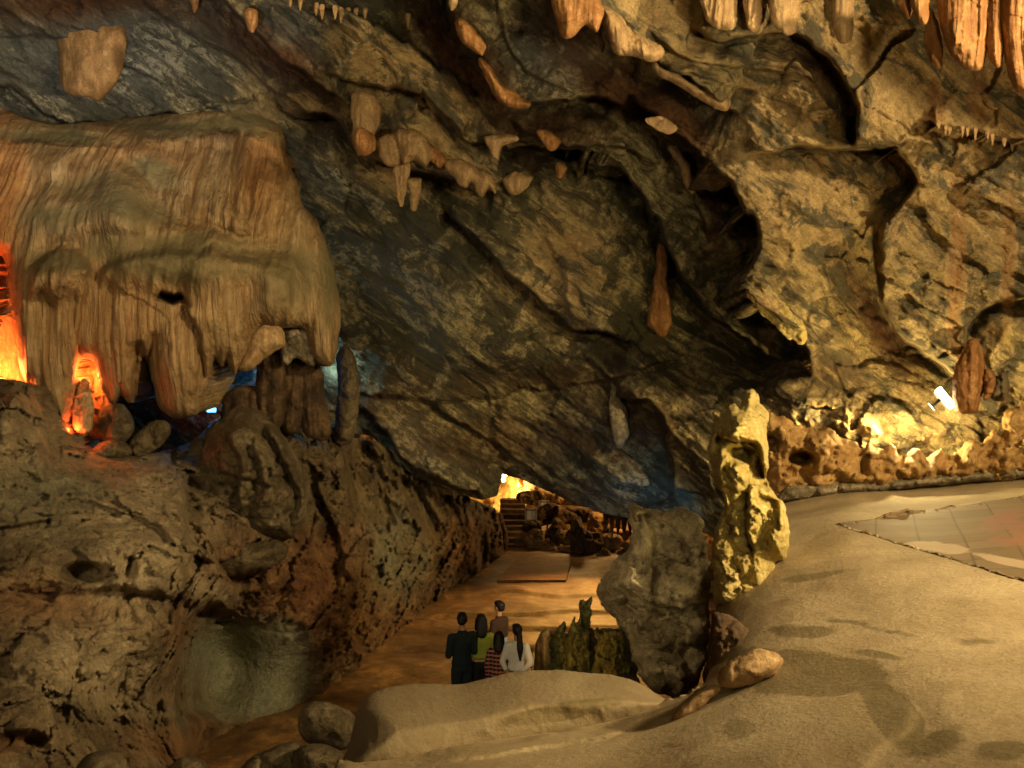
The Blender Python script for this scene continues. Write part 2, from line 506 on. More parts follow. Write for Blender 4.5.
M_PALE = mat_simple('pale_grey_boulder', (0.26, 0.20, 0.11), (0.62, 0.50, 0.28), 2.0, 0.85, 1.0, 0.12)
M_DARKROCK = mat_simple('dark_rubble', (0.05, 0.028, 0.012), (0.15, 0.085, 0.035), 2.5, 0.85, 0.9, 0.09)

# ------------------------------------------------------------------ main cave wall + roof
W_T = TPS([(-110, -110, 15), (200, -110, 13.5), (512, -110, 11.8), (760, -110, 10.5), (1140, -110, 8.8),
           (-110, 60, 16.8), (0, 60, 16.8), (150, 60, 17.2), (300, 60, 16), (450, 60, 14.8), (600, 60, 13.6), (750, 60, 12.6), (900, 60, 12), (1140, 60, 10.5),
           (-110, 200, 19.5), (150, 200, 19.5), (300, 200, 19.3), (400, 200, 18.6), (512, 200, 17.6), (640, 200, 16.6), (760, 200, 14.8), (900, 200, 13.8), (1140, 200, 12),
           (-110, 330, 22), (300, 330, 21.2), (400, 330, 20.8), (512, 330, 20.2), (640, 330, 19), (760, 330, 16.8), (880, 330, 15.6), (1140, 330, 13.5),
           (-110, 450, 23.5), (300, 450, 22.6), (400, 450, 22.8), (512, 450, 22.6), (640, 450, 20.2), (740, 450, 18), (850, 450, 16.6), (1140, 450, 14.6),
           (1330, -110, 7.6), (1330, 200, 10.3), (1330, 450, 12.8), (-250, 200, 19), (-250, 450, 23), (560, 540, 23.4), (700, 540, 20), (800, 540, 17.6), (1140, 540, 15), (300, 540, 23), (450, 540, 23.5)])


def wall_depth(U, V, sd=None):
    D = W_T(U, V)
    Q = P(U, V, D); X, Yw, Z = Q[..., 0], Q[..., 1], Q[..., 2]
    wu = U+9*fbm(X*1.3, Yw*0.3, Z*1.3, 4)+3*fbm(X*6, Yw, Z*6, 3); wv = V+9*fbm(X*1.3+40, Yw*0.3, Z*1.3, 4)+3*fbm(X*6+9, Yw, Z*6, 3)
    S = lambda *a, **k: step(wu, wv, D, *a, **k)
    B = lambda *a, **k: bulge(wu, wv, D, *a, **k)
    # grey overhanging beds upper left
    S([(-90, 78), (0, 88), (25, 95), (50, 115), (80, 124), (130, 119), (200, 111), (265, 98)], .55, 45, .6, 25)
    S([(-90, 20), (0, 35), (60, 40), (110, 60), (190, 95), (250, 120)], .12, 20, .15, 12)
    S([(60, -60), (110, 10), (170, 30), (215, 75), (262, 100)], -.1, 60, .0, 60)
    # rust gully then the big cream bed
    S([(180, -70), (215, -5), (245, 22), (265, 40), (290, 60), (320, 86), (352, 104)], .9, 60, 1.6, 42, soft=1.2)
    S([(120, -40), (150, 10), (230, 60), (300, 110), (330, 130)], .3, 20, .35, 18)
    S([(500, 140), (470, 95), (430, 62), (380, 30), (330, 2), (300, -30), (280, -80)], .6, 50, .5, 35)
    S([(320, 70), (345, 80), (385, 86), (420, 100), (450, 125), (466, 147), (500, 143)], .5, 32, .8, 18, soft=1.2)
    S([(395, 84), (405, 90), (430, 106), (452, 124), (460, 140)], .2, 12, .15, 8)
    S([(275, 88), (300, 112), (340, 120), (358, 150), (400, 166), (440, 176), (470, 190), (510, 196)], .5, 24, 1.4, 26, soft=1.2)
    S([(430, 170), (460, 175), (478, 190), (500, 184), (520, 195)], .25, 14, .3, 12)
    S([(440, -80), (455, 5), (466, 35), (484, 62), (502, 92), (530, 103), (592, 98), (640, 112)], 1.0, 55, 1.7, 42, soft=1.2)
    S([(480, -60), (500, 20), (520, 60), (548, 85), (580, 92)], .15, 14, .12, 10)
    S([(520, -60), (550, 0), (580, 50), (620, 80)], -.2, 30, .35, 20)
    S([(505, 118), (540, 138), (570, 146), (620, 150), (660, 170)], .35, 18, .55, 26)
    # cream top right beds
    S([(545, -80), (570, -20), (598, 18), (612, 48), (655, 62), (700, 88), (729, 106), (745, 112)], 1.15, 80, 1.1, 60)
    S([(655, 64), (690, 72), (720, 82), (760, 92)], .2, 14, .2, 10)
    S([(690, 20), (702, 30), (716, 40), (760, 37), (800, 40), (838, 74), (853, 110), (850, 152)], .45, 40, .75, 24, taper=.06)
    S([(640, 30), (674, 50), (720, 64), (790, 74), (820, 92)], .25, 16, .3, 14)
    S([(740, 160), (770, 155), (800, 150), (850, 153), (892, 149), (916, 170), (915, 186), (904, 200), (885, 222), (878, 250), (879, 285), (888, 316), (912, 343), (945, 365), (972, 385)], .45, 55, .6, 24, taper=.05)
    S([(628, 92), (690, 152), (725, 184), (745, 214), (757, 240), (749, 268), (745, 288), (770, 318), (800, 345), (812, 378)], .95, 70, 1.9, 45, taper=.07, soft=1.2)
    S([(884, 228), (879, 260), (881, 290), (890, 318), (914, 345), (946, 368), (968, 384)], .1, 30, 1.0, 36, taper=.2, soft=1.2)
    S([(745, 288), (757, 275), (775, 298), (806, 330), (830, 350)], -.25, 30, -.02, 30)
    S([(485, 154), (550, 147), (605, 160), (635, 195), (660, 235), (690, 285), (730, 330), (790, 372)], .65, 45, 2.0, 30, taper=.08, soft=1.2)
    S([(640, 125), (672, 150), (690, 180), (700, 215), (718, 245)], .25, 18, .35, 16)
    # lower centre
    S([(436, 200), (475, 240), (500, 263), (530, 290), (560, 315), (574, 331), (600, 333), (630, 341), (648, 360)], .45, 50, .9, 14, soft=1.2)
    S([(540, 220), (560, 262), (566, 300), (575, 330)], .12, 20, .12, 10)
    S([(380, 180), (420, 230), (470, 280), (520, 320)], .06, 18, .06, 12)
    S([(340, 230), (360, 290), (400, 330), (450, 345)], -.15, 30, .2, 25)
    B(555, 356, 95, 22, 2, .5, 1.6)
    B(400, 290, 60, 45, 20, -.35)
    B(355, 350, 40, 40, 20, .2)
    B(600, 290, 50, 45, 35, .3)
    S([(325, 386), (345, 391), (400, 398), (470, 402), (540, 388), (600, 383), (650, 366), (700, 352)], .12, 15, .25, 7)
    S([(610, 398), (632, 402), (650, 405), (660, 430), (668, 470), (678, 512)], .35, 35, .8, 26)
    S([(345, 400), (370, 416), (398, 450), (430, 476), (470, 496), (500, 505)], .6, 40, .5, 20)
    S([(420, 400), (480, 430), (530, 470), (580, 500)], .2, 30, .2, 20)
    S([(560, 440), (600, 470), (650, 490), (720, 498)], .25, 25, .25, 14)
    B(600, 480, 70, 22, 10, .5)
    # right side
    S([(970, 380), (972, 330), (986, 307), (1030, 297), (1080, 300)], .2, 22, .8, 34)
    S([(925, 108), (942, 124), (976, 128), (1010, 138), (1060, 152)], .25, 16, .2, 12)
    B(790, 250, 55, 60, 30, .35)
    B(980, 240, 60, 60, 0, .25)
    B(830, 100, 60, 26, 20, .3)
    B(885, 430, 50, 22, 0, .45, 1.6)
    B(820, 415, 50, 20, 0, .3, 1.6)
    # bedding relief: dips down to the right
    a = math.radians(36); al = X*math.cos(a)-Z*math.sin(a); ac = X*math.sin(a)+Z*math.cos(a)
    D -= 0.30*fbm(al*0.45, Yw*0.4, ac*1.1, 5, 0.5)
    calm = 1-0.7*blob(U, V, 430, 340, 110, 80)
    D -= calm*0.085*fbm(al*1.1, Yw, ac*4.2, 4, 0.6, ridged=True)
    D -= calm*0.05*fbm(X*5, Yw*2, Z*5, 4, 0.6)
    q1 = al+0.3*fbm(X*1.5, Yw, Z*1.5, 3); q2 = ac+0.15*fbm(X*1.5+7, Yw, Z*1.5, 3)
    D -= calm*0.16*facets(q1*0.55, Yw*.4, q2*1.5, 1.1)
    D -= calm*0.07*facets(q1*1.6, Yw, q2*4.2, 1.0)
    # rougher at the lit foot of the right wall
    k = blob(U, V, 850, 425, 90, 35, 0, 2)
    D -= k*(0.2*fbm(X*2.6, Yw, Z*2.6, 4, 0.55, ridged=True)+0.22*facets(q1*3, Yw, q2*3))
    # vertical ribs at the very top right
    k = blob(U, V, 780, 0, 110, 30, 0, 2)
    D -= k*0.12*np.abs(np.sin(X*7+2*fbm(X, Yw, Z, 3)))
    return np.maximum(D, 6)


def wall_tone(U, V, Q):
    n = fbm(Q[:, 0]*0.8, Q[:, 1]*0.5, Q[:, 2]*0.8, 4)
    u = U+25*n; v = V+25*fbm(Q[:, 0]*0.8+30, Q[:, 1]*0.5, Q[:, 2]*0.8, 4)
    b = lambda *a, **k: blob(u, v, *a, **k)
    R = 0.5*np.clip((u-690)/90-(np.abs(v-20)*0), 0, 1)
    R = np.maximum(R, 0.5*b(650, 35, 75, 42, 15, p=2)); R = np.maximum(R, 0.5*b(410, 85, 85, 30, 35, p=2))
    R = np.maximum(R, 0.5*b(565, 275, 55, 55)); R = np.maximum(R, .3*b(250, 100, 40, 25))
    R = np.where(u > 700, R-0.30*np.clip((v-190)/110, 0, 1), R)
    R = np.maximum(R, 0.5*b(775, 308, 42, 14, 48, p=2))  # cream patch painted where the cleft lip is lit bright
    # flowstone streaks of the right wall
    R = np.maximum(R, 0.95*blob(U+4*n, V, 957, 255, 11, 120, 0, 3)); R = np.maximum(R, 0.9*blob(U+4*n, V, 1008, 250, 9, 90, 0, 3))
    R = np.maximum(R, 0.95*blob(U, V, 936, 110, 12, 38, 0, 3)); R = np.maximum(R, 0.95*blob(U, V, 978, 95, 13, 40, 0, 3))
    R = np.maximum(R, 0.85*b(865, 110, 35, 60)*(0.5+n)); R = np.maximum(R, .42*b(850, 428, 100, 26, 0, 3))  # last blob paints the yellow lamplight on the wall foot as cream
    R = np.maximum(R, 0.9*b(400, 150, 55, 22)); R = np.maximum(R, .8*b(460, 175, 50, 18, 20)); R = np.maximum(R, .7*b(310, 100, 50, 14))
    G = np.maximum(b(90, 60, 150, 55), b(330, 160, 60, 40)); G = np.maximum(G, .8*b(310, 40, 50, 40)); G = np.maximum(G, .7*b(540, 60, 45, 40))
    G = np.maximum(G, .35*b(400, 260, 70, 60)); G = np.maximum(G, .5*b(420, 450, 60, 30, 35)); G = np.maximum(G, .6*b(640, 500, 70, 18))
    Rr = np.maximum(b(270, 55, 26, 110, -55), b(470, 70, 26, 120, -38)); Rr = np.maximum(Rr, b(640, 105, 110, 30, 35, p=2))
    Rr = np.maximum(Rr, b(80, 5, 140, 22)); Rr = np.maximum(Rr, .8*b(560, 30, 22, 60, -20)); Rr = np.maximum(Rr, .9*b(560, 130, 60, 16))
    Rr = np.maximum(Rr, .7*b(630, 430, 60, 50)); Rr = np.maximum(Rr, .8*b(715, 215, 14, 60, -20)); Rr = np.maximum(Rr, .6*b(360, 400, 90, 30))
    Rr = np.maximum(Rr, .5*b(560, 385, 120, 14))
    Rr = np.maximum(Rr, b(885, 320, 14, 75, -30)); Rr = np.maximum(Rr, .45*b(830, 375, 70, 22)); Rr = np.maximum(Rr, .8*b(820, 70, 16, 40, -45)); Rr = np.maximum(Rr, .6*b(520, 440, 180, 22))  # right side blobs paint shade as brown in cleft, lower wall, niche
    return np.stack([R, G*np.clip(1-R, 0, 1), np.clip(Rr, 0, 1)], -1)


low = [(320, 430), (345, 432), (372, 436), (400, 466), (430, 484), (462, 495), (482, 500), (497, 496), (502, 474), (520, 479), (545, 490), (575, 502), (610, 515), (640, 520), (690, 522), (716, 540), (760, 545), (800, 525), (1150, 500)]
# roof and walls meet along this line
roof_line = curve([(-260, 80), (0, 88), (50, 114), (80, 123), (130, 118), (200, 110), (275, 92), (352, 110), (360, 150), (400, 168), (450, 180), (500, 160), (560, 150), (620, 155), (690, 160), (760, 158), (850, 152), (893, 150), (940, 124), (1010, 138), (1160, 150), (1350, 165)], sub=4)


def above_roof(U, V):
    s, _ = polyline_sd(U, V, roof_line); return s


def split_u(U, V):           # right of the dark cleft is the right wall
    s, _ = polyline_sd(U, V, curve([(650, 140), (690, 152), (725, 184), (745, 214), (757, 240), (749, 268), (745, 288), (770, 318), (800, 345), (812, 378), (790, 440), (770, 560)], sub=4)); return s


full = [(-240, -118), (1320, -118), (1320, 540)]+[(x, y) for x, y in reversed(low[:-1])]+[(300, 480), (250, 545), (-240, 545)]


def build_wall(name, region, mat=M_WALL, du=1.5):
    oc = np.array(full, float)
    o = relief(name, full, wall_depth, mat, du=du, skirt=None if name == 'ceiling' else (0.0, 1.6, -0.05), tone=wall_tone, rough_edge=0.0, region=region, sub=1)
    return structure(o)


# low edge is roughened through its own points
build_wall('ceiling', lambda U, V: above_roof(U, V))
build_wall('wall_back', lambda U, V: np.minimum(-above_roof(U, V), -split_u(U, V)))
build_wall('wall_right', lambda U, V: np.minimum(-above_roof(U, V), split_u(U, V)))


def wall_at(u, v):
    return float(wall_depth(np.array([[float(u)]]), np.array([[float(v)]]))[0, 0])

# ------------------------------------------------------------------ left wall bank
BK_T = TPS([(-110, 360, 14.5), (0, 380, 14.6), (45, 410, 14.9), (100, 450, 15.8), (180, 450, 17), (250, 412, 18), (330, 425, 20), (400, 470, 23), (440, 488, 26), (490, 507, 31), (500, 560, 32.5),
            (440, 600, 26.4), (380, 650, 21.6), (330, 690, 18.8), (290, 716, 17.4), (-110, 500, 12), (0, 500, 12.3), (100, 520, 13), (180, 500, 15), (185, 560, 13.2), (230, 580, 15.4), (300, 530, 17.6), (400, 560, 21.5),
            (450, 530, 25.5), (320, 620, 17.4), (250, 620, 16.6), (250, 700, 17.2), (200, 640, 16.3), (200, 700, 16.6), (-110, 620, 10.6), (0, 620, 10.8), (120, 620, 12), (170, 640, 12.6), (120, 700, 12.2), (170, 715, 13.6), (40, 700, 10), (-110, 740, 9),
            (40, 790, 9), (140, 770, 11), (190, 745, 14), (-110, 910, 7), (150, 900, 9)])


def bank_depth(U, V, sd):
    D = BK_T(U, V)
    Q = P(U, V, D); X, Y, Z = Q[..., 0], Q[..., 1], Q[..., 2]
    wu = U+9*fbm(X*1.3, Y*.8, Z*1.3, 4); wv = V+9*fbm(X*1.3+40, Y*.8, Z*1.3, 4)
    S = lambda *a, **k: step(wu, wv, D, *a, **k)
    B = lambda *a, **k: bulge(wu, wv, D, *a, **k)
    # edge of the near shelf in front of the dusty slope
    S([(185, 725), (180, 690), (178, 650), (190, 618), (228, 606), (236, 590), (215, 560), (188, 540), (186, 490), (195, 470)], .5, 40, .8, 20, taper=.04)
    S([(-60, 600), (40, 596), (110, 588), (165, 600), (228, 606)], .2, 50, .2, 26, soft=5)
    S([(0, 640), (60, 632), (130, 640), (170, 625)], .1, 20, .1, 12, soft=4)
    S([(-40, 530), (40, 524), (60, 505), (90, 500), (140, 520), (190, 560)], .2, 30, .2, 20)
    S([(190, 560), (235, 563), (275, 556), (285, 545)], .45, 24, .4, 14)
    S([(200, 575), (240, 580), (262, 570)], .2, 12, .25, 8)
    S([(310, 470), (330, 520), (345, 560), (330, 600)], .3, 26, .3, 20)
    S([(340, 440), (350, 480), (372, 520), (380, 560)], -.3, 18, -.7, 22)
    S([(395, 470), (420, 490), (440, 520), (432, 560)], .5, 22, .6, 16)
    S([(440, 492), (455, 510), (470, 540), (468, 575)], .5, 16, .5, 14)
    for (u, v, ru, rv, an, h) in [(14, 410, 17, 34, 6, .7), (40, 446, 12, 30, -6, .5), (85, 470, 26, 20, 20, .3), (130, 490, 24, 26, 30, .3), (165, 480, 22, 30, 0, .35), (0, 470, 26, 50, 0, .3),
                                  (150, 560, 34, 30, 0, .4), (205, 590, 26, 18, 0, .5), (60, 560, 50, 30, 0, .25), (80, 670, 55, 42, 0, .5), (150, 685, 26, 36, 0, .35), (15, 720, 30, 24, 0, .35),
                                  (345, 590, 30, 34, 0, .3), (425, 540, 26, 22, 0, .5), (400, 590, 36, 24, -30, .3), (465, 560, 18, 24, 0, .6), (480, 525, 14, 16, 0, .5), (330, 450, 14, 30, 0, .3), (455, 515, 14, 12, 0, .5)]:
        B(u, v, ru, rv, an, h, 1.5)
    for (u, v, ru, rv, h) in [(88, 573, 22, 9, .5), (128, 570, 9, 10, .4), (25, 745, 20, 10, .5), (213, 617, 14, 7, .5), (375, 500, 22, 28, .9), (360, 465, 14, 20, .8), (160, 600, 20, 8, .2)]:
        B(u, v, ru, rv, 0, -h, 1.5)
    slope = np.clip(1.35*blob(wu, wv, 250, 675, 62, 58, 0, 3), 0, 1)
    calm = 1-np.maximum(0.93*slope, 0.95*blob(U, V, 205, 722, 34, 30, 0, 2))
    sc = Y/14
    qx = X+0.25*fbm(X*2, Y*2, Z*2, 3); qz = Z+0.25*fbm(X*2+9, Y*2, Z*2, 3)
    D -= calm*sc*0.20*fbm(X*1.1, Y, Z*1.1, 5, 0.5, ridged=True)
    D -= calm*sc*0.30*facets(qx*1.5, Y*.7, qz*1.8)
    D -= calm*sc*0.15*facets(qx*3.8, Y*1.5, qz*4.2)
    D -= calm*sc*0.07*facets(qx*9, Y*3, qz*10)
    D -= (calm*0.03+0.01)*fbm(X*9, Y*5, Z*9, 4, 0.6)
    D += 0.35*np.exp(-sd/7.0)
    return D


def bank_tone(U, V, Q):
    n = fbm(Q[:, 0]*0.9, Q[:, 1]*0.7, Q[:, 2]*0.9, 4)
    u = U+22*n; v = V+22*fbm(Q[:, 0]*0.9+30, Q[:, 1]*0.7, Q[:, 2]*0.9, 4)
    b = lambda *a, **k: blob(u, v, *a, **k)
    R = 0.15+0*u
    R = np.maximum(R, b(330, 600, 110, 80, 0, p=2)); R = np.maximum(R, b(225, 560, 60, 50)); R = np.maximum(R, b(190, 650, 20, 60)); R = np.maximum(R, .9*b(180, 740, 60, 30))
    R = np.maximum(R, .8*b(460, 550, 50, 50)); R = np.maximum(R, b(400, 620, 60, 50)); R = np.maximum(R, .8*b(60, 610, 120, 30)); R = np.maximum(R, b(320, 700, 60, 20)); R = np.maximum(R, b(20, 745, 40, 14))
    G = b(252, 668, 66, 52, 0, p=3)*1.2; G = np.maximum(G, .9*b(255, 712, 70, 10)); G = np.maximum(G, .6*b(395, 560, 30, 40)); G = np.maximum(G, .5*b(50, 500, 90, 40))
    Bc = np.maximum(.9*b(150, 540, 60, 60), .8*b(90, 670, 50, 50)); Bc = np.maximum(Bc, .7*b(40, 440, 60, 50)); Bc = np.maximum(Bc, .5*b(130, 640, 30, 60)); Bc = np.maximum(Bc, .6*b(205, 590, 40, 20))
    G = np.clip(G, 0, 1)
    return np.stack([np.clip(R*(1-Bc)*(1-G), 0, 1), G, Bc*(1-G)], -1)


bank_out = [(-115, 372), (-60, 366), (0, 378), (14, 379), (26, 384), (34, 396), (43, 404), (46, 428), (52, 444), (75, 450), (110, 454), (150, 452), (182, 446), (200, 436), (216, 420), (236, 410), (262, 408), (290, 424), (316, 428), (336, 424), (350, 436),
            (384, 446), (410, 470), (434, 482), (450, 488), (480, 504), (497, 510), (503, 530), (503, 558), (490, 566), (462, 590), (436, 605), (405, 632), (380, 654), (352, 686), (320, 706), (300, 714), (262, 722), (225, 727), (200, 730), (186, 742), (180, 768), (180, 920), (-115, 920)]
structure(relief('wall_left', bank_out, bank_depth, M_BANK, du=1.6, skirt=lambda u, v: (-0.4+0*u, np.where(v > 640, .15, 2.6), np.where(v > 640, -2.0, -.2)), tone=bank_tone))

# ------------------------------------------------------------------ lower floor (steps of trodden earth down the cave)
FLOOR_Z = -4.1


def lower_floor():
    ys = np.concatenate([np.arange(9, 33, 0.09), np.arange(33, 50, 0.3)]); xs = np.arange(-9, 9, 0.09)
    X, Y = np.meshgrid(xs, ys)
    yy = Y+0.5*fbm(X*0.5, Y*0.5, X*0, 3)
    Z = FLOOR_Z+0.09*fbm(X*0.9, Y*0.9, X*0, 5)
    Z += 0.40*np.exp(-(((X-0.3)/2.2)**2+((Y-15.6)/2.4)**2)**3)
    for y0, h in ((21.4, .10), (22.7, .09), (24.2, .09), (26.3, .08)):
        Z += h*(0.5+0.5*np.tanh((yy-y0)/0.05))-h*np.clip((yy-y0)/1.5, 0, 1)*0.5
    Z += 0.25*np.clip((20.2-yy)/1.0, 0, 1)*0-0.12*np.clip((17.2-yy)/.12, 0, 1)
    n = fbm(X*0.7, Y*0.9, X*0+4, 4)
    R = np.clip(np.exp(-(((Y-19)/2.4)**2+((X+2.2)/3.0)**2)**2)+0*n, 0, 1)
    G = np.clip(0.55+0*X+np.exp(-((X+3)/2.5)**2), 0, 0.9)
    V = np.stack([X, Y, Z], -1).reshape(-1, 3); ny, nx = X.shape; idx = np.arange(nx*ny).reshape(ny, nx)
    Fc = np.stack([idx[:-1, :-1], idx[:-1, 1:], idx[1:, 1:], idx[1:, :-1]], -1).reshape(-1, 4)
    o = mesh_from('floor', V, Fc, M_EARTH, colors=np.stack([R, G*0.8, 0*R], -1).reshape(-1, 3))
    return structure(o)


lower_floor()

# ------------------------------------------------------------------ platform
PL_T = TPS([(1330, 442, 14.0), (1330, 600, 6.9), (1330, 910, 3.1), (1150, 462, 14.6), (1024, 472, 15.2), (900, 483, 15.3), (800, 494, 15.2), (730, 600, 10.3), (850, 600, 8.6), (1024, 600, 7.7), (1150, 600, 7.4), (1024, 768, 4.5), (850, 768, 4.9), (700, 768, 5.5),
            (640, 705, 8.2), (700, 665, 8.7), (760, 655, 7.8), (560, 720, 8.0), (450, 735, 7.7), (380, 752, 7.4), (450, 768, 6.6), (350, 768, 7.0), (720, 540, 12.5), (780, 505, 14.5), (850, 540, 10.6), (1024, 530, 10.2),
            (660, 910, 4.1), (300, 910, 4.8), (1150, 910, 3.5)])


def plat_depth(U, V, sd):
    D = PL_T(U, V)
    Q = P(U, V, D); X, Y, Z = Q[..., 0], Q[..., 1], Q[..., 2]
    wu = U+10*fbm(X*1.6, Y*1.6, Z, 4); wv = V+7*fbm(X*1.6+40, Y*1.6, Z, 4)
    step(wu, wv, D, [(600, 716), (640, 700), (690, 690), (740, 700), (850, 690), (900, 700), (915, 715), (900, 735), (870, 760), (860, 800)], -.05, 40, -.04, 22, soft=7)
    step(wu, wv, D, [(770, 655), (830, 655), (875, 672), (930, 715), (960, 730)], .05, 40, .05, 34, soft=14)
    step(wu, wv, D, [(940, 735), (985, 730), (1000, 745), (1000, 800)], .0, 20, .0, 12, soft=5)
    step(wu, wv, D, [(430, 768), (520, 752), (600, 735), (660, 712)], .05, 30, .06, 12)
    D -= (Y/8)*0.10*fbm(X*0.9, Y*0.9, Z, 4)
    D -= (Y/8)*0.02*fbm(X*5, Y*5, Z*5, 4)
    D += 0.15*np.exp(-sd/6.0)
    return D


def plat_tone(U, V, Q):
    n = fbm(Q[:, 0]*1.2, Q[:, 1]*1.2, Q[:, 2], 4)
    u = U+20*n; v = V+9*fbm(Q[:, 0]*1.2+30, Q[:, 1]*1.2, Q[:, 2], 4)
    b = lambda *a, **k: blob(u, v, *a, **k)
    R = b(800, 672, 95, 26, 5, p=2); R = np.maximum(R, b(890, 715, 40, 24, 50, p=2)); R = np.maximum(R, .8*b(800, 632, 55, 9)); R = np.maximum(R, .7*b(880, 655, 50, 6, 12)); R = np.maximum(R, .75*b(745, 730, 24, 16)); R = np.maximum(R, .7*b(930, 740, 50, 24, -20))
    R = np.maximum(R, .65*b(820, 577, 70, 4, -8)); R = np.maximum(R, .65*b(980, 640, 40, 6)); R = np.maximum(R, .6*b(860, 625, 100, 5, 8)); R = np.maximum(R, .5*b(560, 735, 120, 8, -10)); R = np.maximum(R, .6*b(690, 745, 60, 8)); R = np.maximum(R, .8*b(1000, 750, 40, 14))
    z = Q[:, 2]; G = np.clip((PLZ(Q)-z-0.15)/0.2, 0, 1)*np.clip((Q[:, 1]-8.6)/.5, 0, 1)
    Bc = .25*b(760, 725, 110, 26, 0, p=2)
    return np.stack([R, G, Bc], -1)


def PLZ(Q):     # height of the walking surface above a place, so the broken edge below it shows brown rock
    return np.where(Q[:, 1] > 0, np.interp(Q[:, 1], [3, 7, 9, 15], [-0.5, -0.6, -0.7, -0.05]), 0)


plat_out = [(335, 775), (345, 757), (400, 748), (470, 738), (560, 726), (640, 706), (672, 700), (690, 690), (706, 682), (716, 655), (722, 624), (718, 598), (720, 566), (728, 545), (752, 515), (785, 499), (850, 489), (940, 478), (1024, 468), (1150, 456), (1330, 440), (1330, 920), (320, 920)]
structure(relief('floor_platform', plat_out, plat_depth, M_PLAT, skirt=(0.15, 0.25, -3.2), tone=plat_tone, rough_edge=5.0))

# ------------------------------------------------------------------ solid rocks and dripstone given by their outline
def solid_rock(name, outline, Y, mat, label=None, cat=None, group=None, thick=1.0, rough=0.12, facet=0.12, flute=0.0, du=2.0, width=None, sub=5, edge=2.0, seed=0, tone=None, tilt=(0, 0), feat=None, warp_scale=2.2, soft=0.5, parent=None):
    """a closed stone: outline, distance (number or function), thickness in metres at its thickest"""
    oc = curve(outline, True, sub); lo = oc.min(0); hi = oc.max(0); cu, cv = (lo+hi)/2
    # half width in pixels
    gu, gv = np.meshgrid(np.linspace(lo[0], hi[0], 60), np.linspace(lo[1], hi[1], 60))
    wmax = float(poly_sd(gu, gv, oc).max())
    wd = width or wmax

    def depth(U, V, sd):
        t = np.clip(sd/wd, 0, 1); f = np.power(np.clip(1-(1-t)**2, 0, 1), soft)
        Yc = (Y(U, V) if callable(Y) else Y+0*U) + tilt[0]*(U-cu)/100+tilt[1]*(V-cv)/100
        Q = P(U, V, Yc); a, b, c = Q[..., 0]+seed, Q[..., 1], Q[..., 2]
        s = warp_scale
        wa = a+0.2/s*fbm(a*s*2, b, c*s*2, 3); wc = c+0.2/s*fbm(a*s*2+5, b, c*s*2, 3)
        n = rough*fbm(a*s*.7, b*s*.7, c*s*.7, 5, .55)+facet*facets(wa*s, b, wc*s)+facet*.4*facets(wa*s*3, b, wc*s*3)
        if flute:
            n = n*0.5+flute*fbm(a*14+1.5*fbm(a*2, b, c*1.0, 2), b, c*0.7, 3, .6)+0.7*flute*fbm(a*5, b, c*0.4, 2)
        Df = Yc-0.5*thick*f-n*np.clip(t*2.5, 0, 1)
        if feat:
            Df = feat(U, V, Df)
        Db = Yc+0.5*thick*f
        return Df, np.maximum(Db, Df+0.01)
    o = relief(name, outline, depth, mat, du=du, solid=True, rough_edge=edge, seed=seed, tone=tone, sub=sub)
    if label:
        tag(o, label, cat, group)
    if parent:
        o.parent = parent
    return o


# the great flowstone curtain on the left
CU_T = TPS([(-110, 100, 16.6), (0, 115, 16.8), (150, 115, 17.4), (280, 125, 17.8), (310, 200, 17.4), (340, 300, 17.4), (-110, 200, 15.2), (0, 200, 15.7), (150, 200, 16.3), (240, 200, 16.7), (-110, 380, 14.8), (0, 300, 15.2), (100, 255, 15.6),
            (200, 262, 15.8), (280, 280, 16.2), (50, 380, 15.3), (100, 400, 15.5), (170, 400, 15.8), (250, 345, 16.1), (330, 360, 16.9)])


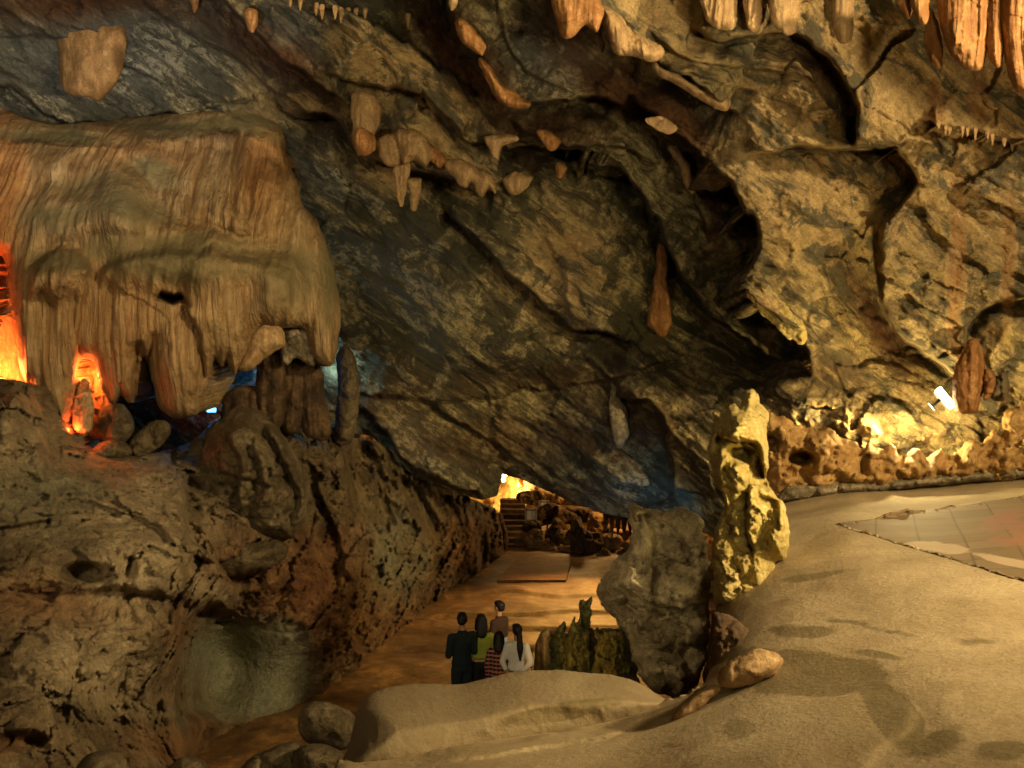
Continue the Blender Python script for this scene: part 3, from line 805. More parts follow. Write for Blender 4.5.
def curtain_depth(U, V, sd):
    D = CU_T(U, V)
    Q = P(U, V, D); X, Y, Z = Q[..., 0], Q[..., 1], Q[..., 2]
    wu = U+7*fbm(X*1.2, Y, Z*1.2, 3)+2*fbm(X*7, Y, Z*2, 3); wv = V+7*fbm(X*1.2+9, Y, Z*1.2, 3)+6*fbm(X*5+9, Y, Z*1, 3)
    S = lambda *a, **k: step(wu, wv, D, *a, **k)
    B = lambda *a, **k: bulge(wu, wv, D, *a, **k)
    S([(118, 158), (150, 166), (172, 182), (200, 202), (226, 222), (262, 232), (300, 236)], .12, 45, .12, 40, soft=6)
    S([(118, 140), (150, 178), (185, 214), (230, 232), (262, 238)], .25, 20, .12, 25, soft=5)
    S([(97, 280), (88, 262), (62, 250), (35, 265), (28, 300)], .3, 25, .15, 10, soft=3)
    S([(292, 264), (220, 256), (160, 250), (125, 256), (104, 276), (100, 295)], .3, 30, .15, 10, soft=3)
    S([(196, 247), (240, 245), (288, 250)], .10, 8, .12, 10, soft=3)
    B(122, 190, 26, 44, 0, .4, 1.2)
    S([(140, 118), (146, 145), (200, 142), (235, 150)], .12, 18, .06, 12, soft=4)
    S([(236, 222), (232, 180), (238, 128)], .25, 14, .2, 10)
    S([(248, 235), (246, 200), (250, 150)], .15, 8, .2, 6)
    S([(262, 240), (268, 215), (276, 195), (282, 160)], .2, 12, .15, 8)
    B(190, 236, 60, 14, 20, .25); B(110, 225, 60, 30, 0, .3)
    for (u, v, ru, rv, an, h) in [(62, 275, 34, 22, 0, .5), (185, 262, 70, 22, 4, .55), (282, 296, 26, 34, 0, .55), (50, 165, 26, 16, 0, .25), (70, 215, 44, 22, -10, .3), (120, 200, 30, 30, 20, .3), (205, 300, 22, 40, 0, .3), (20, 330, 20, 60, 0, .15), (128, 320, 24, 60, 0, .2), (178, 350, 22, 50, 0, .4), (228, 320, 22, 40, 0, .25), (325, 300, 14, 70, 0, .25)]:
        B(u, v, ru, rv, an, h, 1.4)
    S([(180, 300), (195, 330), (203, 365), (206, 385)], .1, 14, .35, 10)
    S([(152, 405), (146, 380), (148, 350), (146, 330)], .2, 10, .25, 8)
    S([(80, 400), (78, 350), (84, 300), (96, 262)], .25, 14, .2, 10)
    S([(135, 405), (138, 370), (142, 340)], -.3, 6, -.02, 8)
    S([(300, 325), (290, 300), (296, 270)], .1, 10, .1, 8)
    B(170, 296, 15, 4.5, 22, -1.3, 2)
    dust = curtain_dust(U, V, Q.reshape(-1, 3)).reshape(U.shape)
    fl = 1-0.8*np.clip(dust, 0, 1)
    xx = X+0.12*fbm(X*1.2, Y, Z*0.8, 3)
    D -= fl*(0.10*fbm(xx*7, Y*0, Z*0.22, 3, .65, ridged=True)+0.05*fbm(xx*11, Y*0, Z*0.5, 3))
    D -= 0.12*fbm(X*1.1, Y, Z*1.3, 4)+(1-fl)*0.03*fbm(X*7, Y*7, Z*7, 4)
    t = np.clip(sd/22, 0, 1)
    D += 0.7*(1-np.sqrt(1-(1-t)**2))
    return D


def curtain_dust(U, V, Q):
    n = fbm(Q[:, 0]*1.0, Q[:, 1]*0.6, Q[:, 2]*1.0, 4).reshape(U.shape)
    v = V+16*n
    r = blob(U, v, 190, 258, 150, 24, 3, 2)
    for a in [(60, 262, 42, 18), (120, 205, 60, 34, 25), (60, 215, 50, 20, -10), (285, 280, 34, 44), (200, 130, 110, 14), (60, 140, 80, 12), (255, 118, 35, 14), (150, 175, 40, 20, 20), (330, 270, 14, 60)]:
        r = np.maximum(r, blob(U, v, *a, p=1.6))
    return r


def curtain_tone(U, V, Q):
    n = fbm(Q[:, 0]*1.2, Q[:, 1]*0.6, Q[:, 2]*0.8, 4)
    u = U+14*n
    R = np.maximum(.8*blob(u, V, 0, 190, 26, 110, 0, 2), .7*blob(u, V, 265, 160, 22, 50)); R = np.maximum(R, .45*blob(u, V, 150, 150, 60, 30)); R = np.maximum(R, .3*blob(u, V, 110, 330, 80, 60))
    G = curtain_dust(U, V, Q)
    return np.stack([R, G*.95, .8*blob(u, V, 150, 375, 5, 25)], -1)


curtain_out = [(-115, 106), (0, 113), (30, 120), (60, 124), (100, 121), (130, 118), (180, 112), (225, 108), (250, 106), (274, 118), (284, 134), (284, 150), (290, 165), (298, 185), (301, 202), (312, 214), (326, 242), (337, 280), (341, 318), (338, 345), (334, 364), (326, 366), (316, 360),
               (311, 352), (306, 334), (299, 328), (272, 328), (262, 327), (256, 340), (250, 352), (240, 370), (233, 374), (226, 362), (222, 368), (214, 360), (209, 384), (200, 404), (193, 416), (178, 419), (166, 414), (158, 404), (153, 384), (148, 364), (143, 357), (140, 378), (135, 400), (129, 404),
               (122, 396), (112, 404), (104, 392), (98, 376), (93, 362), (82, 360), (77, 374), (74, 398), (70, 418), (60, 424), (50, 414), (40, 402), (28, 386), (21, 372), (15, 340), (10, 300), (6, 266), (-1, 258), (-10, 300), (-30, 360), (-60, 374), (-115, 372)]
tag(relief('flowstone_curtain', curtain_out, curtain_depth, M_FLOW, du=1.5, skirt=lambda u, v: (np.where(u > 290, -.55, 0), 1.6+0*u, .15+0*u), tone=curtain_tone, rough_edge=1.6, sub=4),
    'huge tan flowstone curtain with vertical flutes hanging over the red and blue lit hollows', 'flowstone')

DR = []


def drape(name, outline, off, mat, label, group=None, cat='stalactite', thick=None, root=None, flute=0.04, du=1.0, sub=5, edge=2.5, rough=.07, facet=0.04, **kw):
    a = np.array(outline, float); top = a[a[:, 1].argmin()]; c = a.mean(0)
    r = root or (c[0], top[1])
    Y = wall_at(r[0], r[1])-off
    wpx = min(a[:, 0].max()-a[:, 0].min(), a[:, 1].max()-a[:, 1].min())
    th = thick or max(0.08, wpx*Y/F*0.8)
    return solid_rock(name, outline, Y, mat, label, cat, group, thick=th, rough=rough, facet=facet, flute=flute, du=du, sub=sub, edge=edge, **kw)


G1 = 'orange dripstones hanging at the top of the right wall'
drape('stalactite', [(893, -30), (915, -30), (913, 4), (908, 19), (903, 14), (897, 0)], 1.5, M_ORANGE, 'short orange stalactite at the roof, nearest the bare cream wall of the cluster', G1)
drape('stalactite', [(908, -30), (931, -30), (929, 8), (926, 24), (918, 22), (911, 5)], 1.6, M_ORANGE, 'orange rounded stalactite second in the roof cluster, hanging above a longer one', G1)
drape('stalactite', [(926, 16), (934, 10), (942, 40), (943, 62), (939, 68), (931, 64), (923, 44)], 1.5, M_ORANGE, 'small orange stalactite tucked low beside the widest orange drape', G1, root=(940, -5))
drape('flowstone_drape', [(938, -30), (994, -30), (991, 20), (986, 58), (979, 70), (966, 69), (953, 58), (944, 40), (938, 10)], 1.3, M_ORANGE, 'widest orange flowstone drape with deep vertical grooves, hanging from the roof', G1, 'drape', flute=.045, edge=1.0)
drape('flowstone_drape', [(985, -30), (1004, -30), (1004, 30), (1003, 62), (997, 67), (991, 62), (987, 40)], 1.35, M_ORANGE, 'narrow orange drape between the widest drape and the longest one', G1, 'drape')
drape('flowstone_drape', [(1000, -30), (1070, -30), (1070, 100), (1035, 112), (1022, 97), (1012, 86), (1004, 50)], 1.2, M_ORANGE, 'longest orange drape reaching down past its neighbours in the roof cluster', G1, 'drape', flute=.045, edge=1.0)
drape('flowstone_drape', [(830, -30), (855, -30), (853, 18), (852, 37), (845, 44), (836, 36), (831, 10)], .45, M_CREAM, 'cream yellow drape ending in a blunt tip beside the curved niche', None, 'drape')
drape('flowstone_drape', [(703, -30), (735, -30), (736, 20), (728, 30), (712, 26), (702, 10)], .3, M_CREAM, 'broad cream rib of dripstone over the first niche, beside the bare slab', 'cream ribs above the curved niche', 'drape')
drape('flowstone_drape', [(744, -30), (762, -30), (762, 20), (754, 32), (745, 22)], .3, M_CREAM, 'slim cream rib of dripstone between two broader ribs above the niche', 'cream ribs above the curved niche', 'drape')
drape('flowstone_drape', [(770, -30), (800, -30), (798, 22), (792, 36), (780, 30), (771, 14)], .3, M_CREAM, 'broad cream rib of dripstone closest to the curving lip of the niche', 'cream ribs above the curved niche', 'drape')
drape('flowstone_drape', [(551, -30), (603, -30), (600, 0), (604, 12), (598, 32), (590, 30), (584, 26), (574, 36), (564, 38), (557, 20)], .8, M_ORANGE, 'ragged orange brown drape at the roof above the rust coloured gully', None, 'drape', flute=.06)
drape('flowstone_drape', [(600, 6), (618, 14), (640, 36), (664, 48), (656, 62), (636, 58), (614, 52), (606, 30)], .75, M_CREAM, 'pale orange hanging edge of the cream slab, beside the ragged orange drape', None, 'drape', root=(630, 30))
drape('rock_slab', [(652, 60), (672, 66), (700, 80), (730, 98), (723, 111), (702, 102), (678, 86), (656, 74)], 1.35, M_CREAM, 'pale pointed rock slab jutting over the dark reddish overhang', None, 'rock', root=(690, 82), flute=.02)
drape('rock_slab', [(646, 118), (664, 118), (678, 128), (672, 134), (655, 130)], .6, M_CREAM, 'little pale ledge stone in the rust gully above the curved stalactite', None, 'rock', root=(665, 120), flute=.0)
drape('stalactite', [(455, 22), (464, 20), (478, 34), (485, 47), (482, 56), (472, 51), (460, 40)], .5, M_ORANGE, 'leaf shaped tan stalactite leaning out of the dark gully near the roof', root=(474, 20))
drape('stalactite', [(446, -20), (457, -20), (456, 6), (453, 11), (449, 4)], .7, M_CREAM, 'tiny pale stalactite at the roof above the leaf shaped one')
drape('flowstone_drape', [(478, 58), (486, 62), (500, 80), (518, 94), (531, 102), (524, 109), (508, 107), (496, 97), (484, 76)], .55, M_ORANGE, 'long slanting orange drape with fine ribs along the edge of a grey slab', None, 'drape', root=(505, 75))
drape('stalactite', [(487, 136), (515, 135), (516, 141), (502, 147), (498, 160), (491, 157), (488, 146)], .5, M_CREAM, 'pale hooked stalactite at the tip of the big cream bed', root=(500, 132))
drape('stalactite', [(538, 130), (561, 137), (560, 146), (553, 152), (544, 145)], .35, M_ORANGE, 'squat orange stalactite on the rust coloured ledge above the black hollow', root=(550, 130))
drape('stalactite', [(395, 160), (409, 164), (408, 185), (404, 204), (399, 204), (396, 184)], .9, M_CREAM, 'orange brown stalactite of the hanging pair, the one with the thick neck', 'pair of hanging stalactites', root=(400, 158))
drape('stalactite', [(407, 180), (421, 179), (421, 190), (417, 208), (411, 210), (410, 194)], .95, M_CREAM, 'straight pale stalactite of the hanging pair, the one ending lowest', 'pair of hanging stalactites', root=(414, 166))
G2 = 'tan drapes fringing the cream bed'
drape('flowstone_drape', [(351, 96), (368, 93), (381, 108), (376, 130), (364, 152), (355, 150)], .45, M_CREAM, 'tall tan drape at the start of the fringe under the cream bed', G2, 'drape', root=(365, 92), facet=.04)
drape('flowstone_drape', [(358, 128), (373, 134), (374, 150), (364, 156), (356, 148)], .75, M_ORANGE, 'small rounded tan lobe at the foot of the tall drape in the fringe', G2, 'drape', root=(366, 118), facet=.04)
drape('flowstone_drape', [(376, 140), (396, 134), (404, 148), (401, 164), (390, 168), (379, 158)], .75, M_CREAM, 'bulbous tan drape just above the hanging pair of stalactites', G2, 'drape', root=(390, 140), facet=.05)
drape('flowstone_drape', [(396, 132), (416, 130), (432, 150), (426, 167), (414, 160), (404, 166), (399, 150)], .65, M_CREAM, 'ragged tan drape leaning away from the bulbous one in the fringe', G2, 'drape', root=(412, 140), facet=.05)
drape('flowstone_drape', [(422, 138), (440, 150), (447, 160), (441, 168), (430, 160), (425, 152)], .5, M_ORANGE, 'toothed small tan drape at the end of the fringe', G2, 'drape', root=(435, 150), facet=.04)
drape('flowstone_drape', [(444, 160), (462, 160), (482, 170), (493, 178), (495, 194), (488, 188), (482, 196), (472, 184), (464, 188), (452, 176)], .55, M_CREAM, 'saw toothed tan drape below the pale hooked stalactite', None, 'drape', root=(470, 160), facet=.05)
drape('flowstone_drape', [(504, 178), (516, 172), (532, 176), (528, 186), (518, 196), (508, 192)], .4, M_CREAM, 'fan of pale drip folds below the black hollow', None, 'drape', root=(516, 190), facet=.05)
drape('stalactite', [(556, 164), (566, 166), (566, 172), (562, 178), (557, 176)], .6, M_ORANGE, 'tiny orange stalactite at the lip of the black hollow', root=(562, 190))
drape('stalactite', [(668, 148), (677, 146), (688, 162), (693, 180), (695, 190), (690, 195), (684, 184), (680, 168)], 1.0, M_CREAM, 'pale curved stalactite bending like a tusk below the rust gully', root=(676, 158), flute=.02)
drape('stalactite', [(657, 246), (664, 246), (668, 280), (671, 316), (668, 336), (656, 332), (646, 322), (652, 298), (655, 272)], .25, M_ORANGE, 'long club shaped brown stalactite hanging in the black cleft', root=(662, 300), thick=.35)
drape('stalagmite', [(613, 378), (619, 378), (621, 398), (628, 412), (628, 436), (620, 448), (613, 440), (610, 412)], .3, M_GREY, 'thin olive dripstone finger standing against the rust hollow of the central wall', cat='stalagmite', root=(618, 410))
drape('stalactite', [(243, 10), (257, 10), (258, 24), (253, 35), (248, 26)], .6, M_ORANGE, 'single orange stalactite in the dark brown gully near the roof', root=(250, 8))
drape('stalactite', [(189, -14), (201, -14), (199, 4), (195, 12), (191, 6)], .5, M_ORANGE, 'orange brown stalactite tip at the roof over the banded grey rock')
drape('hanging_flowstone', [(57, 28), (70, 20), (90, 17), (112, 19), (125, 27), (126, 46), (122, 70), (111, 90), (98, 101), (88, 98), (76, 97), (65, 92), (60, 80), (58, 55)], .35, M_TAN, 'smooth orange tongue of flowstone hanging on the banded grey rock', cat='flowstone', root=(90, 60), thick=.8, flute=.02, du=1.5, edge=1.0, facet=0)
for i, (u, v, h) in enumerate([(316, 9, 7), (322, 11, 9), (335, 12, 8), (341, 14, 10), (348, 14, 9), (356, 14, 7), (365, 14, 6), (408, 20, 10), (300, 5, 6), (290, 2, 6)]):
    drape('small_stalactite', [(u-2.5, v-6), (u+2.5, v-6), (u+1.6, v+h*.4), (u, v+h), (u-1.6, v+h*.3)], .35, M_CREAM, 'small white straw stalactite in the row under the dark roof', 'white straw stalactites in a row', du=.8, sub=3, flute=0, edge=0, root=(u, v-6))
for i, (u, v, h) in enumerate([(938, 127, 3), (945, 130, 6), (949, 132, 3), (962, 131, 7), (967, 133, 4), (975, 133, 8), (987, 137, 5), (992, 139, 7), (1004, 143, 4), (1012, 146, 6)]):
    drape('drip_tooth', [(u-2.5, v-5), (u+2.5, v-5), (u+1.6, v+h*.4), (u, v+h), (u-1.4, v+h*.3)], .1, M_CREAM, 'little drip tooth in the fringe of the ledge below the orange drapes', 'drip teeth of the right ledge', 'stalactite', du=.8, sub=3, flute=0, edge=0, root=(u, v-6))

lamp('blue_upper_light', 'POINT', pt(253, 380, wall_at(253, 380)-.5), 22, (0.03, 0.25, 1.0), 0.08)
lamp('cyan_niche_light', 'POINT', pt(331, 376, wall_at(331, 376)-.3), 40, (0.5, 0.85, 1.0), 0.08)
# hollow under the curtain: orange block, back panel, brown draperies, red lit columns
solid_rock('dripstone_block', [(247, 334), (262, 322), (282, 326), (286, 344), (276, 352), (262, 362), (250, 371), (237, 369), (243, 350)], 16.6, M_CREAM, 'orange tan dripstone block wedged under the lip of the flowstone curtain', 'rock', thick=.7, du=1.5, flute=.02)
solid_rock('flowstone_slab', [(282, 330), (300, 326), (314, 332), (316, 364), (306, 364), (296, 358), (286, 365), (279, 356)], 17.3, M_GREY, 'olive flowstone panel set back in the square window of the curtain', 'flowstone', thick=.5, du=1.5)
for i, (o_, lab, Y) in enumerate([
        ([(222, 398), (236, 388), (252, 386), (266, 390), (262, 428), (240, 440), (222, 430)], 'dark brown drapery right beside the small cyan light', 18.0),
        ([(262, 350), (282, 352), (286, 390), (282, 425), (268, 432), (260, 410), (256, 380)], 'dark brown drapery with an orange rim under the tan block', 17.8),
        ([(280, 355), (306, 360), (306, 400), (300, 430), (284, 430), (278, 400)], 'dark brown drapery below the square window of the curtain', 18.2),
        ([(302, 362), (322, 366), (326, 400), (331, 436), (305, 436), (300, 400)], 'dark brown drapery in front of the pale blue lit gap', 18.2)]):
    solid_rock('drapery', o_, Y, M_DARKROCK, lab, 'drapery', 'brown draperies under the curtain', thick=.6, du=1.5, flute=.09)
for o_, lab, Y in [([(-60, 250), (12, 250), (18, 300), (24, 360), (30, 395), (-60, 395)], 'flowstone column glowing red beside the frame edge of the curtain', 16.6),
                   ([(66, 345), (84, 350), (104, 362), (112, 392), (116, 430), (104, 440), (76, 436), (64, 410)], 'short column washed in red light in the hollow beneath the curtain', 16.9)]:
    solid_rock('flowstone_column', o_, Y, M_CREAM, lab.replace(' beside the frame edge of the curtain', ' in the slit beside the curtain'), 'flowstone', 'red lit columns', thick=.8, du=1.5, flute=.07)
solid_rock('niche_rock', [(338, 352), (346, 345), (356, 360), (360, 400), (352, 440), (334, 440), (338, 395), (337, 370)], 19.6, M_BANK, 'dark upright rock beside the pale blue lit gap at the curtain corner', 'rock', thick=.7, du=1.5, facet=.2)
solid_rock('stalagmite', [(73, 396), (78, 385), (86, 378), (92, 386), (94, 410), (92, 430), (74, 430)], 16.0, M_CREAM, 'stubby brown stalagmite standing before the upper red light', 'stalagmite', thick=.4, du=1.2)
solid_rock('niche_rock', [(100, 412), (116, 402), (130, 412), (134, 432), (120, 446), (104, 440)], 16.3, M_BANK, 'grooved dark rock in the red hollow beside the stubby stalagmite', 'rock', thick=.6, du=1.5)
solid_rock('niche_rock', [(132, 440), (146, 424), (164, 420), (172, 432), (160, 446), (140, 458), (128, 454)], 16.4, M_BANK, 'slanting olive rock on the bank below the slit of the curtain', 'rock', thick=.6, du=1.5)
solid_rock('niche_rock', [(90, 452), (108, 440), (128, 444), (130, 456), (100, 460)], 16.0, M_BANK, 'flat grey rock lying on the bank under the red hollow', 'rock', thick=.5, du=1.5)


def crag(U, V, D):
    for l, h in (([(228, 430), (240, 470), (236, 510)], .3), ([(262, 420), (285, 460), (300, 500), (290, 530)], .3), ([(215, 470), (250, 480), (280, 490)], .2), ([(250, 440), (262, 480), (256, 520)], .2)):
        step(U+4*fbm(U/12, V/12, U*0, 3), V, D, l, h, 14, h, 8)
    return D


solid_rock('craggy_boulder', [(196, 470), (206, 440), (218, 420), (236, 408), (256, 408), (272, 420), (290, 440), (304, 470), (310, 500), (303, 522), (292, 538), (272, 540), (250, 536), (226, 530), (206, 520), (192, 500)], 16.6, M_BANK,
           'craggy pale boulder with deep folds perched on the left bank below the blue light', 'boulder', thick=2.4, rough=.25, facet=.22, feat=crag, warp_scale=3, edge=4)
solid_rock('ledge_rock', [(196, 552), (220, 548), (250, 542), (276, 540), (288, 548), (284, 560), (262, 572), (230, 576), (204, 568)], 15.7, M_BANK, 'flat brown rock shelf under the craggy boulder', 'rock', thick=1.2, rough=.1, facet=.1, edge=4)

# ------------------------------------------------------------------ platform rocks
def col_feat(U, V, D):
    wu = U+3*fbm(U/10, V/10, U*0, 3); wv = V+3*fbm(U/10, V/10, U*0+4, 3)
    for l, h, k in (([(716, 430), (730, 440), (752, 442), (760, 452), (764, 480)], .30, .5), ([(730, 520), (726, 490), (722, 465), (735, 455), (755, 458), (765, 470), (768, 500)], .22, .12),
                    ([(722, 500), (732, 540), (742, 575), (750, 560), (748, 520)], -.12, .2), ([(756, 495), (775, 500), (782, 530)], .2, .2), ([(752, 480), (748, 520), (752, 560)], .15, .3)):
        step(wu, wv, D, l, h, 12, k, 8)
    bulge(wu, wv, D, 741, 454, 13, 7, 0, -.7, 2)
    bulge(wu, wv, D, 738, 420, 16, 14, 0, .25, 1.5); bulge(wu, wv, D, 735, 480, 16, 22, 0, .22, 1.5); bulge(wu, wv, D, 780, 530, 10, 28, 0, .3, 1.5)
    return D


column_rock = solid_rock('rock_column', [(712, 420), (713, 412), (724, 414), (734, 404), (740, 408), (744, 392), (753, 392), (760, 402), (768, 412), (766, 428), (766, 440), (768, 460), (768, 482), (776, 495), (786, 512), (791, 534), (786, 556), (778, 560), (774, 580), (766, 596), (745, 602), (720, 606), (714, 590),
                          (712, 560), (716, 530), (722, 505), (718, 485), (712, 470), (709, 445)], lambda U, V: 11.4-0.9*np.clip((V-400)/200, 0, 1), M_YELLOW,
                         'tall gnarled yellow rock column lit bright at the broken edge of the platform', 'rock column', thick=1.1, rough=.12, facet=.13, du=1.3, feat=col_feat, warp_scale=5, edge=4)


def boulder_feat(U, V, D):
    wu = U+4*fbm(U/14, V/14, U*0, 3)
    step(wu, V, D, [(600, 566), (630, 558), (650, 562)], .12, 30, .12, 16, soft=4)
    step(wu, V, D, [(650, 600), (652, 560), (650, 530), (640, 505)], .12, 20, .08, 20)
    return D


solid_rock('standing_boulder', [(627, 514), (636, 505), (656, 508), (662, 513), (684, 508), (702, 520), (709, 545), (712, 600), (708, 650), (700, 682), (684, 700), (662, 696), (641, 682), (634, 664), (630, 640), (612, 618), (599, 604), (595, 588), (602, 574), (620, 560), (630, 545), (629, 528)],
           12.2, M_PALE, 'big grey boulder standing in the gap between the lower floor and the platform', 'boulder', thick=1.5, rough=.14, facet=.34, feat=boulder_feat, warp_scale=1.9, edge=6, tilt=(-.6, 0), soft=.38)
solid_rock('pale_boulder', [(719, 684), (722, 668), (740, 655), (758, 649), (774, 652), (784, 660), (776, 674), (755, 684), (735, 688)], float(PL_T(np.array([[750.]]), np.array([[680.]]))[0, 0])-.1, M_CREAM, 'smooth pale boulder on the platform edge behind the wet patch', 'boulder', thick=.5, rough=.03, facet=.03, edge=2)
solid_rock('pale_boulder', [(672, 716), (684, 700), (700, 688), (712, 684), (722, 688), (712, 700), (694, 714), (680, 722)], float(PL_T(np.array([[700.]]), np.array([[705.]]))[0, 0])-.05, M_CREAM, 'low pale stone below the smooth boulder at the gap', 'boulder', thick=.4, rough=.03, facet=.03, edge=2)
solid_rock('edge_rock', [(712, 622), (720, 612), (738, 622), (752, 634), (768, 645), (772, 656), (752, 656), (740, 662), (724, 670), (714, 690), (704, 680), (708, 650)], 8.9, M_DARKROCK, 'rough dark brown rock hanging on the broken platform edge', 'rock', thick=.6, rough=.08, facet=.12, warp_scale=5, edge=4)


def led_feat(U, V, D):
    step(U, V+3*fbm(U/14, V/14, U*0, 3), D, [(440, 745), (500, 726), (545, 708), (600, 712), (670, 700)], .08, 60, .05, 30, soft=8, taper=.4)
    return D


solid_rock('ledge_boulder', [(344, 770), (350, 744), (356, 716), (362, 702), (374, 692), (396, 686), (430, 684), (462, 684), (488, 678), (520, 671), (556, 670), (584, 673), (612, 675), (636, 682), (655, 693), (668, 704), (650, 716), (600, 732), (540, 744), (470, 758), (400, 775)],
           lambda U, V: 8.6-1.2*np.clip((V-672)/100, 0, 1), M_LEDGE, 'broad low grey tan boulder in front of the standing people', 'boulder', thick=1.4, rough=.03, facet=.02, warp_scale=1.2, edge=.8, feat=led_feat, soft=.6, width=80,
           tone=lambda U, V, Q: np.stack([.8*blob(U, V, 560, 712, 70, 11, -10, 2), 0*U, 0*U], -1))  # first channel: darker patch across the boulder
for o_, Y, lab in [([(298, 716), (306, 706), (322, 701), (342, 706), (356, 718), (352, 745), (338, 750), (318, 748), (302, 738)], 12.5, 'rounded brown boulder between the lower floor and the broad low boulder'),
                   ([(296, 752), (310, 744), (330, 746), (344, 756), (340, 780), (300, 780)], 10.5, 'pale brown stone in front of the rounded brown boulder'),
                   ([(244, 764), (262, 752), (284, 744), (300, 746), (300, 780), (240, 780)], 11.0, 'pale flat stone beside the lower floor, next to the pale brown stone'),
                   ([(166, 770), (182, 758), (200, 758), (210, 770), (205, 785), (166, 785)], 11.5, 'low flat stone half hidden at the foot of the left bank'),
                   ([(75, 775), (84, 756), (104, 750), (122, 752), (130, 770), (126, 790), (80, 790)], 9.0, 'small pale stone at the foot of the left bank near the dark hollow')]:
    solid_rock('boulder', o_, Y, M_BANK, lab, 'boulder', 'loose boulders below the bank', thick=.9, rough=.08, facet=.08, edge=2)

solid_rock('lit_rock_lip', [(746, 290), (752, 281), (762, 279), (772, 292), (785, 307), (803, 325), (807, 338), (800, 346), (784, 333), (765, 317), (750, 301)], wall_at(785, 308)-.03, M_YELLOW, 'rock lip slanting along the black cleft, its lit brightness coloured in as yellow', 'rock', thick=.16, rough=.05, facet=.07, du=1.3, warp_scale=6, edge=5)  # thin slab, its yellow paints the lit patch on the lip
lamp('cleft_edge_light', 'SPOT', (3.4, 10.5, 1.2), 150, (1.0, 0.76, 0.32), 0.1, (4.1, 15.5, 2.8), 14, 0.7)  # added spot to brighten the lip, no lamp there
# ------------------------------------------------------------------ lit rock ridge and kerb at the foot of the right wall
ridge_out = [(762, 420), (768, 408), (780, 418), (800, 424), (815, 432), (832, 430), (846, 440), (862, 446), (872, 440), (884, 450), (893, 444), (902, 456), (914, 448), (926, 458), (938, 450), (948, 456), (960, 446), (972, 440), (980, 446), (990, 428), (1000, 436), (1006, 412), (1016, 404), (1030, 396), (1060, 380), (1150, 370), (1300, 360), (1300, 470), (1024, 480), (900, 486), (800, 490), (776, 492), (764, 460)]


def ridge_feat(U, V, D):
    bulge(U, V, D, 802, 458, 12, 6, 0, -.9, 2); bulge(U, V, D, 770, 440, 8, 5, 20, -.6, 2)
    for i in range(7):
        step(U+4*fbm(U/10, V/10, U*0, 3), V+4*fbm(U/10, V/10, U*0+5, 3), D, [(780+i*38, 478), (786+i*38, 460), (800+i*38, 444)], .15, 14, .15, 10)
    return D


solid_rock('rock_ridge', ridge_out, lambda U, V: 14.8-0.15*(U-760)/100+0*V, M_RIDGE, 'long jagged ochre rock ridge along the foot of the right wall, by the floodlight', 'rock ridge', thick=.7, rough=.15, facet=.2, feat=ridge_feat, warp_scale=3, edge=6, width=24)
solid_rock('kerb', [(776, 502), (784, 490), (800, 485), (900, 479), (1024, 465), (1300, 436), (1300, 452), (1024, 478), (900, 489), (800, 500)], lambda U, V: 14.7-0.12*(U-780)/100+0*V, M_GREY, 'low masonry kerb of grey stones between the ochre ridge and the platform floor', 'kerb', thick=.6, rough=.03, facet=.07, warp_scale=4, edge=1.5)
solid_rock('stalagmite', [(953, 372), (960, 356), (966, 344), (972, 338), (979, 342), (984, 358), (986, 376), (982, 396), (976, 412), (956, 412), (952, 392)], lambda U, V: 14.1+0*U, M_ORANGE, 'upright ribbed orange brown stalagmite beside the floodlight at the right wall', 'stalagmite', thick=.7, flute=.05, du=1.3)
solid_rock('niche_rock', [(984, 372), (992, 370), (996, 384), (992, 396), (984, 398)], 14.0, M_ORANGE, 'small orange rock in the arched niche beside the ribbed stalagmite', 'rock', thick=.3, du=1.2)
solid_rock('niche_rock', [(996, 378), (1004, 372), (1010, 382), (1006, 398), (996, 402), (990, 395)], 14.1, M_BANK, 'small grey rock leaning in the arched niche near the ridge', 'rock', thick=.3, du=1.2)

# ------------------------------------------------------------------ tunnel at the end of the lower floor
TU_T = TPS([(380, 420, 42), (515, 485, 44), (560, 480, 40), (620, 500, 37), (720, 520, 35), (560, 560, 38), (650, 570, 34.5), (720, 600, 33), (380, 560, 38), (500, 560, 40), (380, 380, 36), (720, 400, 33)])


def tunnel_depth(U, V, sd):
    D = TU_T(U, V); Q = P(U, V, D); X, Y, Z = Q[..., 0], Q[..., 1], Q[..., 2]
    D -= .8*fbm(X*.6, Y*.6, Z*.6, 5, .55, ridged=True)+.5*facets(X*1.1, Y*.3, Z*1.1)+.2*facets(X*3, Y, Z*3)
    return D


TD = float(tunnel_depth(np.array([[514.]]), np.array([[486.]]), None)[0, 0])
lamp('tunnel_glow', 'POINT', pt(514, 486, TD-.75), 420, (1.0, 0.66, 0.24), 0.1)
structure(relief('wall_tunnel', [(360, 380), (740, 380), (740, 600), (640, 574), (540, 552), (480, 552), (360, 570)], tunnel_depth, M_RIDGE, skirt=(0, 2, 0), sub=1))

# ------------------------------------------------------------------ floodlight, lamps, boards
M_METAL = mat_plain('lamp_metal', (0.03, 0.03, 0.03), 0.7)
M_GLOW = mat_plain('floodlight_glass', (1, 0.95, 0.8), 0.3, (1.0, 0.86, 0.55), 30)
M_BULB = mat_plain('bulb_glass', (1, 0.9, 0.6), 0.3, (1.0, 0.75, 0.35), 25)
M_REDGLOW = mat_plain('red_lamp_glass', (1, 0.3, 0.1), 0.3, (1.0, 0.30, 0.07), 9)
M_CYANGLOW = mat_plain('cyan_lamp_glass', (0.3, 0.8, 1), 0.3, (0.12, 0.62, 1.0), 5)
M_WHITE = mat_plain('board_white', (0.75, 0.74, 0.66), 0.6); M_FRAME = mat_plain('frame_grey', (0.3, 0.28, 0.24), 0.6)


